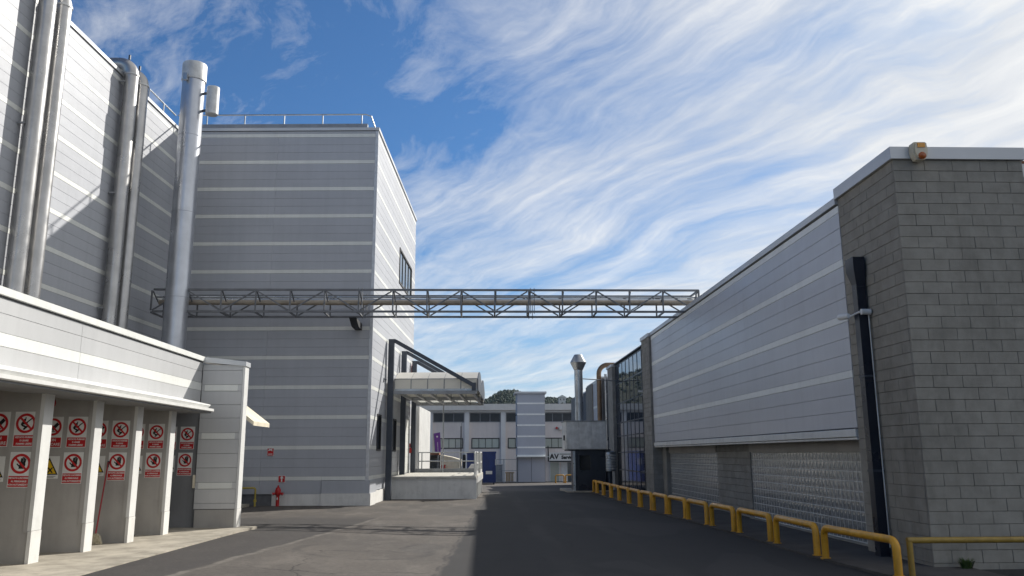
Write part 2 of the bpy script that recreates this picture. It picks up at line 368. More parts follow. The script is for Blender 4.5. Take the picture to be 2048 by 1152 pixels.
def piece(nm, parent, face, a0, a1, plane, z0, z1, t_, mat, ch=.006):
    """a rectangular slab on a wall: a0..a1 along the wall, plane = wall surface, front looks along `face`"""
    me = piece_mesh(nm, a1-a0, z1-z0, t_, mat, ch)
    o = bpy.data.objects.new(nm, me); link(o, parent)
    p = {'-y': (a0, plane, z0), '+x': (plane, a0, z0), '-x': (plane, a1, z0), '+y': (a1, plane, z0)}[face]
    o.location = Vector(p) - ORG[parent]; o.rotation_euler = (0, 0, ROT[face]); return o
def rows(ztop, zbot, first, pitch=1.115, st=.15):
    """cladding courses from the top down: stripe, then three plain panels"""
    out = []; z = first + st/2
    if ztop - z > .03: out.append((z, ztop, 'panel'))
    while z > zbot + .02:
        out.append((max(z-st, zbot), z, 'stripe')); z -= st; h = (pitch-st)/3
        for k in range(3):
            if z - zbot < .03: break
            out.append((max(z-h, zbot), z, 'panel')); z -= h
    return out
def clad(root, face, plane, segs, rws, openings=(), t_=.04, gap=.005, mats=('panel', 'stripe'), inset=0.0):
    for z0, z1, k in rws:
        for a0, a1 in segs:
            parts = [(a0, a1, z0, z1)]
            for oa, ob, oz0, oz1 in openings:
                nxt = []
                for p0, p1, q0, q1 in parts:
                    if p1 <= oa or p0 >= ob or q1 <= oz0 or q0 >= oz1: nxt.append((p0, p1, q0, q1)); continue
                    if p0 < oa: nxt.append((p0, oa, q0, q1))
                    if p1 > ob: nxt.append((ob, p1, q0, q1))
                    m0, m1 = max(p0, oa), min(p1, ob)
                    if q1 > oz1: nxt.append((m0, m1, oz1, q1))
                    if q0 < oz0: nxt.append((m0, m1, q0, oz0))
                parts = nxt
            for p0, p1, q0, q1 in parts:
                if p1-p0 < .05 or q1-q0 < .03: continue
                piece('stripe' if k == 'stripe' else 'panel', root, face, p0+gap/2, p1-gap/2, plane, q0+gap/2, q1-gap/2, t_ + (.004 if k == 'stripe' else 0), mats[1] if k == 'stripe' else mats[0], .003)
def copy_tree(o, parent=None):
    c = o.copy(); COL.objects.link(c)
    for k in ('label', 'category', 'group'):
        pass
    if parent is not None: c.parent = parent
    for ch in o.children: copy_tree(ch, c)
    return c
def text_mesh(body, size, mat, align='CENTER', spacing=1.0, bold=0.0, line=1.0):
    cu = bpy.data.curves.new('lettering', 'FONT'); cu.body = body; cu.size = size; cu.align_x = align; cu.align_y = 'CENTER'
    cu.space_character = spacing; cu.space_line = line; cu.offset = bold; cu.resolution_u = 3
    ob = bpy.data.objects.new('lettering', cu); COL.objects.link(ob)
    bpy.context.view_layer.update()
    me = bpy.data.meshes.new_from_object(ob.evaluated_get(bpy.context.evaluated_depsgraph_get()))
    bpy.data.objects.remove(ob); bpy.data.curves.remove(cu)
    for v in me.vertices: v.co = (v.co.x, 0.0, v.co.y)
    bm = bmesh.new(); bm.from_mesh(me)
    for f in bm.faces:
        if f.normal.y > 0: f.normal_flip()
    bm.to_mesh(me); bm.free()
    me.materials.clear(); me.materials.append(MATS[mat]); me.name = 'lettering'
    return me

# ------------------------------------------------------------------ ground and hills
def lerp(x, xs, ys):
    if x <= xs[0]: return ys[0]
    for i in range(len(xs)-1):
        if x <= xs[i+1]: return ys[i] + (ys[i+1]-ys[i])*(x-xs[i])/(xs[i+1]-xs[i])
    return ys[-1]
def sstep(x): x = max(0, min(1, x)); return x*x*(3-2*x)
def gz(x, y):
    s = sstep((-x-.2)/5.4)
    t_ = lerp(y, [-10, 5, 11.5, 20, 26, 31, 36], [.42, .34, .285, .14, .06, .03, 0])
    return s*t_ - .024*max(0, min(y, 97)-42)
def floor_z(y): return lerp(y, [-10, 5, 11.5, 13, 14.8, 16.5, 18.3, 20.4], [.44, .37, .30, .275, .25, .225, .205, .2])
def arange(a, b, st):
    o = []; 
    while a < b-1e-6: o.append(a); a += st
    return o
xs = [-900, -500, -250, -120, -60, -30, -18, -13] + arange(-11, 9, .5) + [9, 12, 18, 30, 60, 120, 250, 500, 900]
ys = [-290, -100, -40, -15, -5, 0, 5] + arange(8, 44, 1.0) + arange(44, 100, 4) + [100, 130, 200, 350, 600, 980]
g = MB()
vs = [(x, y, gz(x, y)) for y in ys for x in xs]; nx = len(xs)
g.add(vs, [(j*nx+i, j*nx+i+1, (j+1)*nx+i+1, (j+1)*nx+i) for j in range(len(ys)-1) for i in range(nx-1)])
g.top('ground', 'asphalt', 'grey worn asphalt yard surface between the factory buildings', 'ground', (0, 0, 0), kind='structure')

# pavement strip on the far side of the yellow hoops
pv = MB(); edge = [(6.25, 12.0), (5.98, 15.0), (5.93, 19.4), (5.72, 23.5), (5.52, 26.0), (5.40, 30.0), (5.36, 36.0), (5.36, 40.6)]
for (xa, ya), (xb, yb) in zip(edge, edge[1:]):
    za, zb = gz(xa, ya)+.045, gz(xb, yb)+.045
    pv.add([(xa-.12, ya, za), (7.75, ya, za), (7.75, yb, zb), (xb-.12, yb, zb), (xa-.12, ya, za-.12), (xb-.12, yb, zb-.12)], [(0, 1, 2, 3), (0, 3, 5, 4)])
simple('pavement', (.085, .078, .072), .9, 0, .25, 1.3, .2, .4, 45, grime=.3)
pv.top('pavement', 'pavement', 'narrow raised strip of dark pavement behind the yellow hoops', 'pavement', (6.6, 20, 0), kind='structure')

# concrete apron of the storage bays
ap = MB(); yy = [2, 5, 8, 11.5, 13, 14.8, 16.5, 18.3, 19.3, 20.34]; ex_ = [-5.3, -5.32, -5.35, -5.38, -5.40, -5.42, -5.44, -5.46, -5.47, -5.37]
for i in range(len(yy)-1):
    za, zb = floor_z(yy[i]), floor_z(yy[i+1])
    ap.add([(-10.6, yy[i], za), (ex_[i], yy[i], za), (ex_[i+1], yy[i+1], zb), (-10.6, yy[i+1], zb)], [(0, 1, 2, 3)])
    ap.add([(ex_[i], yy[i], za), (ex_[i], yy[i], za-.3), (ex_[i+1], yy[i+1], zb-.3), (ex_[i+1], yy[i+1], zb)], [(0, 1, 2, 3)])
ap.add([(-10.6, 20.34, .2), (-5.37, 20.34, .2), (-5.37, 20.34, -.2), (-10.6, 20.34, -.2)], [(0, 1, 2, 3)])
ap.top('concrete_apron', 'concrete', 'pale stained concrete apron in front of the storage bays', 'apron', (-7, 12, 0), kind='structure', smooth=0)

# wooded hills
def ridge(az):    # elevation of the skyline in degrees by compass angle from the street axis
    return lerp(az, [-60, -35, -22, -14, -10, -6, -3.2, -1.2, -.2, .5, 1.2, 2.2, 3.1, 3.9, 5, 6.5, 8, 14, 25, 40, 60],
                    [3.5, 5.5, 6.5, 6.1, 5.8, 4.9, 4.1, 3.45, 3.40, 3.86, 4.22, 4.30, 4.0, 3.72, 3.72, 3.72, 4.3, 4.8, 5.0, 4.5, 3.5])
hl = MB(); naz = 121; rr_ = [300, 380, 450, 520, 600, 680, 760, 900]; hprof = [-.02, .10, .32, .58, .86, 1.0, .93, .6]
def hill_p(az, k):
    r = rr_[k]; a_ = rad(az); h = 1.85 + math.tan(rad(ridge(az)))*680
    wv = .5*math.sin(az*1.7+k) + .5*math.sin(az*.63+2*k)
    z = hprof[k]*h + (wv*2.2 if 0 < k < 5 else 0) - 1.4
    return (math.sin(a_)*r, math.cos(a_)*r, z)
hv = [hill_p(-60 + 120*i/(naz-1), k) for k in range(len(rr_)) for i in range(naz)]
hl.add(hv, [(k*naz+i, k*naz+i+1, (k+1)*naz+i+1, (k+1)*naz+i) for k in range(len(rr_)-1) for i in range(naz-1)])
hl.top('hill', 'forest_soil', 'dark wooded hill rising behind the far building', 'hill', (0, 500, 0), kind='structure')
fo = MB()
ico = [(0, 0, 1)] + [(.894*math.cos(2*math.pi*i/5), .894*math.sin(2*math.pi*i/5), .447) for i in range(5)] + [(.894*math.cos(2*math.pi*(i+.5)/5), .894*math.sin(2*math.pi*(i+.5)/5), -.447) for i in range(5)] + [(0, 0, -1)]
icf = [(0, 1+i, 1+(i+1) % 5) for i in range(5)] + [(1+i, 6+i, 1+(i+1) % 5) for i in range(5)] + [(1+(i+1) % 5, 6+i, 6+(i+1) % 5) for i in range(5)] + [(11, 6+(i+1) % 5, 6+i) for i in range(5)]
def clump(mb, c, r, sq=1.0):
    k = len(mb.v)
    mb.v += [(c[0]+p[0]*r*rnd.uniform(.65, 1.25), c[1]+p[1]*r*rnd.uniform(.65, 1.25), c[2]+p[2]*r*sq*rnd.uniform(.65, 1.25)) for p in ico]
    mb.f += [tuple(i+k for i in q) for q in icf]
for i in range(13000):
    near = rnd.random() < .7
    az = rnd.uniform(-3, 9) if near else rnd.uniform(-48, 14)
    q = rnd.uniform(.3, 5.25); k = int(q); fr = q-k
    p0, p1 = Vector(hill_p(az, k)), Vector(hill_p(az, k+1)); p = p0.lerp(p1, fr)
    r = rnd.uniform(.7, 1.6)
    for _ in range(2): clump(fo, p + Vector((rnd.uniform(-1, 1)*r*.6, rnd.uniform(-1, 1)*r*.6, rnd.uniform(.1, .9)*r)), r*rnd.uniform(.5, .95), rnd.uniform(.9, 1.35))
for i in range(420):                          # broken tree line on the crest
    az = rnd.uniform(-2.2, 8.5); p = Vector(hill_p(az, 5)); r = rnd.uniform(.6, 1.5)
    for _ in range(5): clump(fo, p + Vector((rnd.uniform(-1, 1)*r*.9, rnd.uniform(-3, 3), rnd.uniform(-.3, 1.9)*r)), r*rnd.uniform(.3, .65), 1.1)
fo.top('woodland', 'forest', 'dense dark green woodland covering the hill', 'woodland', (0, 500, 0), kind='stuff', smooth=0)
# pale house among the trees near the crest
hp = Vector(hill_p(5.35, 4)); hp = hp + Vector((0, -10, -.5))
t_ = thing('hillside_house', 'small pale gabled house among the trees on the hill', 'house', hp)
mb = MB(); mb.box(hp.x-2.6, hp.x+2.6, hp.y-3, hp.y+3, hp.z-4, hp.z+4.0); mb.build('wall', 'house_white', t_)
mb = MB(); mb.poly([(hp.x-3.1, hp.y-3.4, hp.z+4), (hp.x+3.1, hp.y-3.4, hp.z+4), (hp.x, hp.y-3.4, hp.z+5.7)], (0, 6.8, 0)); mb.build('roof', 'far_parapet', t_)
for dx in (-1.2, 1.2):
    mb = MB(); mb.box(hp.x+dx-.4, hp.x+dx+.4, hp.y-3.06, hp.y-2.9, hp.z+1.8, hp.z+3.0); mb.build('window', 'dark_glass', t_)

# ------------------------------------------------------------------ left factory: tall hall and projecting block
TOP = 14.56
hall = thing('factory_hall', 'tall factory hall clad in pale grey panels with white stripes behind the storage bays', 'building', (-14, -12, 0), 'B')
mb = MB(); mb.box(-22, -8.02, -34, 13.1, -.3, 14.5); mb.build('core_wall', 'joint_dark', hall)
clad(hall, '+x', -8.02, [(-33.9, -12.0), (-12.0, -4.9), (-4.9, -.02)], rows(TOP, 3.6, 14.38))
mb = MB(); mb.box(-22, -7.93, -34, -.04, 14.58, 14.70); mb.build('coping', 'coping', hall)
block = thing('factory_block', 'square factory block with shaded grey striped front and sunlit white side', 'building', (-4, 6, 0), 'B')
mb = MB(); mb.box(-8.0, -.05, .05, 13.05, -.3, 14.5); mb.build('core_wall', 'joint_dark', block)
R_ = rows(TOP, .5, 14.38)
clad(block, '-y', .05, [(-7.97, -4.0), (-4.0, -.12)], R_, openings=[(-1.72, -.1, .3, .93)])
WIN = [(6.85, 11.45, 9.78, 11.5), (1.62, 2.62, 2.0, 3.42), (6.02, 6.98, 1.98, 3.42), (8.6, 11.6, .93, 3.7)]
clad(block, '+x', -.05, [(.05, 6.6), (6.6, 13.03)], rows(TOP, .5, 14.38), openings=WIN)
mb = MB(); mb.poly([(-.115, .005, .5), (.005, .005, .5), (.005, .05, .5), (-.045, .05, .5), (-.045, .052, .5), (-.115, .052, .5)], (0, 0, 14.06)); mb.build('corner_trim', 'corner_trim', block)
mb = MB(); mb.box(-8.0, .04, -.03, 13.1, 14.58, 14.70); mb.build('coping', 'coping', block)
mb = MB(); mb.box(-7.9, -.5, .28, .46, 14.70, 14.99); mb.build('roof_upstand', 'grey_steel', block)
# plinths
mb = MB(); mb.box(-3.52, -1.72, -.005, .2, -.4, .44); mb.build('plinth', 'plinth_white', block)
mb = MB(); mb.box(-8.0, -1.72, -.002, .045, .445, .62); mb.build('base_flashing', 'panel', block)
mb = MB(); mb.box(-1.70, .11, -.10, 1.05, -.4, .46); mb.build('plinth', 'plinth_white', block)
mb = MB(); mb.box(-1.70, .07, -.06, 1.3, .465, .92); mb.build('base_box', 'panel', block)
mb = MB(); mb.box(-.3, .03, 1.4, 13.0, -.4, .48); mb.build('plinth', 'plinth_white', block)
mb = MB(); mb.box(-7.9, -3.54, .055, .3, -.3, .44); mb.build('service_recess', 'black_plastic', block)
mb = MB(); mb.box(-.1, .025, 2.35, 2.55, -.2, .5); mb.build('down_pipe', 'dark_steel', block)
def window(root, face, plane, a0, a1, z0, z1, fw, fd, nm, cols, glassm, framem='black_plastic', rowsn=1):
    """frame bars round an opening, mullions and one pane each"""
    mb = MB()
    def bx(p0, p1, q0, q1, d0, d1):
        if face == '+x': mb.box(plane+d0, plane+d1, p0, p1, q0, q1)
        elif face == '-y': mb.box(p0, p1, plane-d1, plane-d0, q0, q1)
        elif face == '-x': mb.box(plane-d1, plane-d0, p0, p1, q0, q1)
    bx(a0, a1, z1-fw, z1, -.04, fd); bx(a0, a1, z0, z0+fw, -.04, fd); bx(a0, a0+fw, z0+fw, z1-fw, -.04, fd); bx(a1-fw, a1, z0+fw, z1-fw, -.04, fd)
    step = (a1-a0-2*fw)/cols
    for i in range(1, cols): bx(a0+fw+i*step-.03, a0+fw+i*step+.03, z0+fw, z1-fw, -.04, fd*.7)
    wn = mb.build(nm, framem, root)
    for i in range(cols):
        mb = MB(); bx(a0+fw+i*step+.0301*(i > 0), a0+fw+(i+1)*step-.0301*(i < cols-1), z0+fw, z1-fw, -.035, fd*.3); mb.build('pane', glassm, wn)
    return wn
window(block, '+x', -.045, *WIN[0], .10, .07, 'window', 4, 'window_glass')
window(block, '+x', -.045, *WIN[1], .07, .06, 'window', 1, 'dark_glass')
window(block, '+x', -.045, *WIN[2], .07, .06, 'window', 1, 'dark_glass')
mb = MB(); mb.box(-.1, -.02, 8.7, 11.5, .95, 3.6); dr = mb.build('loading_door', 'trim_white', block)
mb = MB()
for k in range(7): mb.box(-.02, -.012, 8.72, 11.48, 1.0+k*.37, 1.33+k*.37)
mb.build('door_slat', 'stripe', dr)
mb = MB(); mb.box(-.05, .03, 8.58, 8.7, .93, 3.72); mb.box(-.05, .03, 11.5, 11.62, .93, 3.72); mb.box(-.05, .031, 8.7, 11.5, 3.6, 3.72); mb.build('door_frame', 'grey_steel', dr)
# low rear wing of the block
mb = MB(); mb.box(-6, .36, 13.12, 19, -.4, 4.35); rw = mb.build('rear_wing', 'trim_white', block)
# roof guard rails
def guard(root, pts, posts, nm='roof_railing'):
    mb = MB(); mb.tube(pts, .03, 8); r_ = mb.build(nm, 'galv', root)
    for p, z1 in posts:
        mb = MB(); mb.tube([p, (p[0], p[1], z1)], .028, 8); mb.build('railing_post', 'galv', r_)
    return r_
guard(block, [(-8.3, .5, 15.48), (-.62, .5, 15.48), (-.40, .5, 15.40), (-.16, .5, 14.7)], [((u, .5, 14.7), 15.46) for u in (-7.1, -5.56, -3.95, -2.38, -.78)])
guard(hall, [(-8.4, -2.0, 14.9), (-8.4, -1.95, 15.48), (-8.4, .5, 15.48)], [((-8.4, -.65, 14.7), 15.46)])

# ------------------------------------------------------------------ chimney stack and roof pipes
ch = thing('chimney_stack', 'thick bright steel chimney stack with a wide collar and small side silencer', 'chimney', (-6.47, -2.6, 4.0), 'B')
CU, CV = -6.47, -2.6
mb = MB(); mb.lathe((CU, CV), [(.40, 3.9), (.40, 15.50)], 40); mb.build('stack', 'stack_steel', ch)
mb = MB(); mb.lathe((CU, CV), [(.435, 15.46), (.435, 16.10), (.42, 16.13), (.34, 16.13)], 40); mb.build('cap', 'galv_old', ch)
mb = MB(); mb.lathe((CU, CV), [(.44, 15.37), (.53, 15.37), (.53, 15.45), (.44, 15.45)], 40); mb.build('collar', 'galv', ch)
mb = MB(); mb.box(CU-.18, CU-.04, CV-.56, CV-.42, 15.30, 15.56); mb.build('collar_clamp', 'galv', ch)
mb = MB(); mb.lathe((CU, CV), [(.47, 3.95), (.47, 5.35), (.41, 5.42)], 40); mb.build('base_sleeve', 'galv_old', ch)
for z in (7.3, 10.4, 13.3):
    mb = MB(); mb.lathe((CU, CV), [(.402, z-.02), (.410, z-.015), (.410, z+.015), (.402, z+.02)], 40); mb.build('weld_band', 'stack_steel', ch)
SU, SV = CU+.77, CV-.05
mb = MB(); mb.lathe((SU, SV), [(.20, 14.12), (.225, 14.14), (.225, 15.18), (.21, 15.20)], 28); sil = mb.build('silencer', 'galv_old', ch)
for z in (14.30, 14.98):
    mb = MB(); mb.bar((CU+.38, CV, z), (SU-.2, SV, z), .08, .07); mb.lathe((SU, SV), [(.228, z-.03), (.24, z-.03), (.24, z+.03), (.228, z+.03)], 28); mb.build('bracket', 'dark_steel', sil)
mb = MB()
for k in range(4): mb.bar((CU+.46, CV-.2+.13*k, 4.0), (CU+.46, CV-.2+.13*k, 5.3), .04, .04)
mb.build('guy_bracket', 'grey_steel', ch)
def bend(p0, d0, d1, r, n=8):
    """quarter bend starting at p0 heading d0 and turning to d1"""
    p0, d0, d1 = Vector(p0), Vector(d0), Vector(d1); c = p0 + d1*r
    return [c - d1*r*math.cos(a_) + d0*r*math.sin(a_) for a_ in [math.pi/2*i/n for i in range(n+1)]]
def wall_pipe(v, ztop, elbow, label, u=-7.66, r=.225):
    t_ = thing('exhaust_pipe', label, 'pipe', (u, v, 4.0), 'B', 'steel exhaust pipes on the hall wall')
    pts = [(u, v, 3.9), (u, v, ztop)]
    if elbow: pts = [(u, v, 3.9)] + bend((u, v, ztop), (0, 0, 1), (-1, 0, 0), .42) + [(u-1.6, v, ztop+.42)]
    mb = MB(); mb.tube(pts, r, 28); mb.build('duct', 'pipe_steel', t_)
    for z in (9.2 - .15*(v > -9.5), 13.0, 5.2) if elbow else (9.35, 14.2):
        mb = MB(); mb.lathe((u, v), [(r+.002, z-.03), (r+.016, z-.03), (r+.016, z+.03), (r+.002, z+.03)], 28); mb.build('joint_band', 'galv_old', t_)
        mb = MB(); mb.bar((u-.1, v-.2, z+1.3), (-7.975, v-.2, z+1.3), .05, .05); mb.build('wall_bracket', 'grey_steel', t_)
    if elbow:
        mb = MB(); mb.tube([(u, v, ztop-.03), (u, v, ztop+.03)], r+.02, 28); mb.build('joint_band', 'galv_old', t_)
        mb = MB(); mb.box(u-.16, u-.1, v-.03, v+.03, ztop+.6, ztop+.76); mb.build('bolt', 'dark_steel', t_)
wall_pipe(-9.98, 18.0, False, 'tall straight steel exhaust pipe running up past the hall roof')
wall_pipe(-9.22, 14.62, True, 'steel exhaust pipe bending onto the roof beside the tall straight pipe')
wall_pipe(-4.88, 14.60, True, 'steel gooseneck exhaust pipe beside the chimney shadow on the hall wall')
wall_pipe(-4.10, 14.58, True, 'steel gooseneck exhaust pipe nearest the corner with the striped block')

# ------------------------------------------------------------------ pipe bridge across the yard
TY0, TY1, ZT, ZB = 28.6, 29.75, 7.58, 6.80
br = thing('pipe_bridge', 'long grey steel lattice pipe bridge spanning the yard high between the buildings', 'bridge', (-2, 29.2, 6.8))
X0, X1, PT = -11.6, 7.72, 1.205
nodes = [1.6 + PT*k for k in range(-11, 6)]
for y in (TY0, TY1):
    for z in (ZT, ZB):
        mb = MB(); mb.box(X0, X1 if z == ZT else 7.9, y-.035, y+.035, z-.035, z+.035); mb.build('chord', 'truss_steel', br)
    for i, x in enumerate(nodes):
        mb = MB(); mb.bar((x, y, ZB+.035), (x, y, ZT-.035), .05, .05); mb.build('post', 'truss_steel', br)
        if i < len(nodes)-1:
            a_, b_ = ((ZB+.05, ZT-.05) if i % 2 == 0 else (ZT-.05, ZB+.05))
            mb = MB(); mb.bar((x+.05, y, a_), (nodes[i+1]-.05, y, b_), .045, .045); mb.build('diagonal', 'truss_steel', br)
for x in nodes:
    mb = MB(); mb.bar((x, TY0+.035, ZB-.02), (x, TY1-.035, ZB-.02), .05, .05); mb.build('cross_beam', 'truss_steel', br)
    mb = MB(); mb.bar((x+.04, TY0, ZT-.06), (x+.04, TY0+.5, ZB+.42), .035, .035); mb.bar((x+.04, TY1, ZT-.06), (x+.04, TY1-.5, ZB+.42), .035, .035); mb.build('cradle_strut', 'truss_steel', br)
for x in (-4.43+.06, 1.6+.13):
    mb = MB()
    for y in (TY0, TY1): mb.box(x-.075, x-.055, y-.05, y+.05, ZB-.07, ZT+.07); mb.box(x+.055, x+.075, y-.05, y+.05, ZB-.07, ZT+.07)
    mb.build('splice_plate', 'truss_steel', br)
mb = MB(); mb.bar((X1, TY0, ZT), (X1, TY1, ZT), .06, .06); mb.bar((X1, TY0, ZT), (X1, TY0, ZB), .06, .06); mb.bar((X1, TY1, ZT), (X1, TY1, ZB), .06, .06); mb.build('end_frame', 'truss_steel', br)
mb = MB(); mb.tube([(X0, 29.15, 7.22), (8.2, 29.15, 7.22)], .095, 16); mb.build('carried_pipe', 'lagging', br)
mb = MB(); mb.tube([(X0, 29.42, 7.36), (8.2, 29.42, 7.36)], .06, 12); mb.build('carried_pipe', 'galv', br)
mb = MB(); mb.tube([(X0, 28.9, 7.37), (8.2, 28.9, 7.37)], .035, 10); mb.build('carried_pipe', 'galv', br)
mb = MB(); mb.poly([(-4.90, 29.5, 6.74), (-4.90, 31.04, 6.74), (-4.90, 31.04, 6.5), (-4.90, 30.2, 6.5)], (.26, 0, 0)); mb.build('support_bracket', 'black_plastic', br)
mb = MB(); mb.box(7.45, 7.85, 28.5, 29.9, 6.5, 6.76); mb.build('bearing_plinth', 'galv', br)

# ------------------------------------------------------------------ storage bays (low shed on the left)
FX = -6.78
shed = thing('storage_shed', 'low shed of open storage bays with pale fascia panels and white partition ends', 'shed', (-8.5, 12, .25))
PY_ = [7.75, 9.5, 11.25, 12.98, 14.70, 16.44, 18.22]
for y in PY_:
    fz = floor_z(y)
    mb = MB(); mb.box(-10.5, FX-.05, y+.02, y+.26, fz-.05, 3.0); pt = mb.build('partition', 'plaster', shed)
    mb = MB(); mb.box(FX-.05, FX+.005, y-.005, y+.285, fz-.05, fz+.47); mb.build('post_base', 'plinth_white', pt)
    mb = MB(); mb.box(FX-.06, FX, y, y+.28, fz+.475, 3.0); mb.build('end_post', 'trim_white', pt)
    mb = MB(); mb.box(FX-.13, FX-.061, y+.004, y+.0195, fz+.45, 3.0); mb.build('edge_angle', 'plaster', pt)
mb = MB(); mb.box(-10.8, -10.5, 2, 20.3, .1, 3.0); mb.build('back_wall', 'plaster', shed)
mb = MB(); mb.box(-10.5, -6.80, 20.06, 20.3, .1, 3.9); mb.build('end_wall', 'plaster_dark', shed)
mb = MB(); mb.box(-12.4, FX-.05, 2, 20.28, 3.005, 3.95); mb.build('roof_slab', 'plaster', shed)
ca = dict(t_=.035, mats=('shed_panel', 'stripe'))
fr = [(3.10, 3.37, 'panel'), (3.37, 3.56, 'stripe'), (3.56, 3.83, 'panel'), (3.83, 4.045, 'panel')]
clad(shed, '+x', FX-.04, [(2.0, 7.9), (7.9, 13.93), (13.93, 19.97)], fr, **ca)
mb = MB(); mb.box(-7.1, FX-.012, 2, 19.97, 4.045, 4.075); mb.build('shadow_joint', 'joint_dark', shed)
mb = MB(); mb.box(-7.1, FX+.045, 2, 19.975, 4.075, 4.185); mb.build('coping', 'stripe', shed)
mb = MB(); mb.poly([(FX-.04, 2, 3.12), (FX+.46, 2, 3.00), (FX+.465, 2, 2.975), (FX+.40, 2, 2.90), (FX+.55, 2, 2.90), (FX+.55, 2, 2.845), (FX+.53, 2, 2.83), (FX-.04, 2, 2.83)], (0, 17.3, 0)); gu = mb.build('gutter', 'trim_white', shed, smooth=0)
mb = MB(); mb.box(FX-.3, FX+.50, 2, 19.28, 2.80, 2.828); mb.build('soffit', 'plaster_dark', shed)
# wing wall closing the row of bays
mb = MB(); mb.box(-6.80, -5.80, 20.02, 20.28, .1, 4.0); mb.build('wing_core', 'joint_dark', shed)
wr = [(3.86, 4.0, 'panel'), (3.515, 3.86, 'panel'), (3.365, 3.515, 'stripe'), (3.04, 3.365, 'panel'), (2.72, 3.04, 'panel'), (2.375, 2.72, 'panel'), (2.225, 2.375, 'stripe'), (1.89, 2.225, 'panel'), (1.56, 1.89, 'panel'), (1.225, 1.56, 'panel'), (1.075, 1.225, 'stripe'), (.75, 1.075, 'panel'), (.615, .75, 'panel')]
for z0, z1, k in wr:
    i0, i1 = (.07, .10) if k == 'stripe' else (0, 0)
    if k == 'stripe': piece('panel', shed, '-y', -6.778, -5.82, 20.02, z0+.002, z1-.002, .033, 'shed_panel', .003)
    piece(k, shed, '-y', -6.78+i0+.002, -5.82-i1, 20.02, z0+.0025, z1-.0025, .035 + (.005 if k == 'stripe' else 0), 'stripe' if k == 'stripe' else 'shed_panel')
mb = MB(); mb.box(-6.74, -5.815, 19.965, 20.02, .1, .605); mb.build('wing_plinth', 'plaster', shed)
mb = MB(); mb.box(-5.815, -5.765, 19.98, 20.30, .62, 4.0); mb.build('wing_edge', 'trim_white', shed)
mb = MB(); mb.box(-5.815, -5.76, 19.96, 20.31, .1, .615); mb.build('wing_edge_base', 'plinth_white', shed)
mb = MB(); mb.add([(-6.80, 19.945, 4.06), (-5.74, 19.945, 3.96), (-5.74, 20.33, 3.96), (-6.80, 20.33, 4.06), (-6.80, 19.945, 4.19), (-5.74, 19.945, 4.07), (-5.74, 20.33, 4.07), (-6.80, 20.33, 4.19)],
                  [(0,3,2,1),(4,5,6,7),(0,1,5,4),(1,2,6,5),(2,3,7,6),(3,0,4,7)]); mb.build('wing_coping', 'coping', shed)
mb = MB(); mb.box(-6.84, -6.785, 19.99, 20.055, 1.1, 1.4); mb.build('switch_box', 'cream', shed)
mb = MB(); mb.box(-9.5, -6.95, 20.32, 22.5, -.1, 3.9); mb.build('rear_store', 'plaster', shed)
aw = thing('side_awning', 'small tilted cream awning sticking out behind the shed wing wall', 'awning', (-6.4, 21.0, 2.6))
mb = MB(); mb.poly([(-6.94, 20.45, 3.66), (-5.62, 20.45, 2.66), (-5.62, 20.45, 2.56), (-6.94, 20.45, 3.58)], (0, 1.5, 0)); mb.build('awning_sheet', 'cream', aw)
mb = MB()
for y in (20.6, 21.7): mb.bar((-6.94, y, 2.85), (-6.1, y, 2.95), .04, .04)
mb.build('awning_stay', 'dark_steel', aw)

# ---- signs
SG = {}
def ring_mesh(mb, cx_, cz, r0, r1, y, n=36):
    k = len(mb.v)
    for j in range(n):
        a_ = 2*math.pi*j/n
        for r in (r0, r1): mb.v.append((cx_+math.cos(a_)*r, y, cz+math.sin(a_)*r))
    for j in range(n): mb.f.append((k+2*j, k+2*((j+1) % n), k+2*((j+1) % n)+1, k+2*j+1))
def flat(mb, pts, y): mb.add([(p[0], y, p[1]) for p in pts], [tuple(range(len(pts)))])
def capsule(mb, p, q, r, y, n=6):
    d = math.atan2(q[1]-p[1], q[0]-p[0]); pts = []
    for c_, s0 in ((q, -math.pi/2), (p, math.pi/2)):
        for i in range(n+1): a_ = d+s0+math.pi*i/n; pts.append((c_[0]+r*math.cos(a_), c_[1]+r*math.sin(a_)))
    flat(mb, pts, y)
def front(o):                                  # all printed faces look at the yard (-y)
    bm = bmesh.new(); bm.from_mesh(o.data)
    for f in bm.faces:
        if f.normal.y > 0: f.normal_flip()
    bm.to_mesh(o.data); bm.free()
def lettering(parent, body, size, mat, x, z, y, **kw):
    me = text_mesh(body, size, mat, **kw); o = bpy.data.objects.new('lettering', me); link(o, parent); o.location = (x, y, z); return o
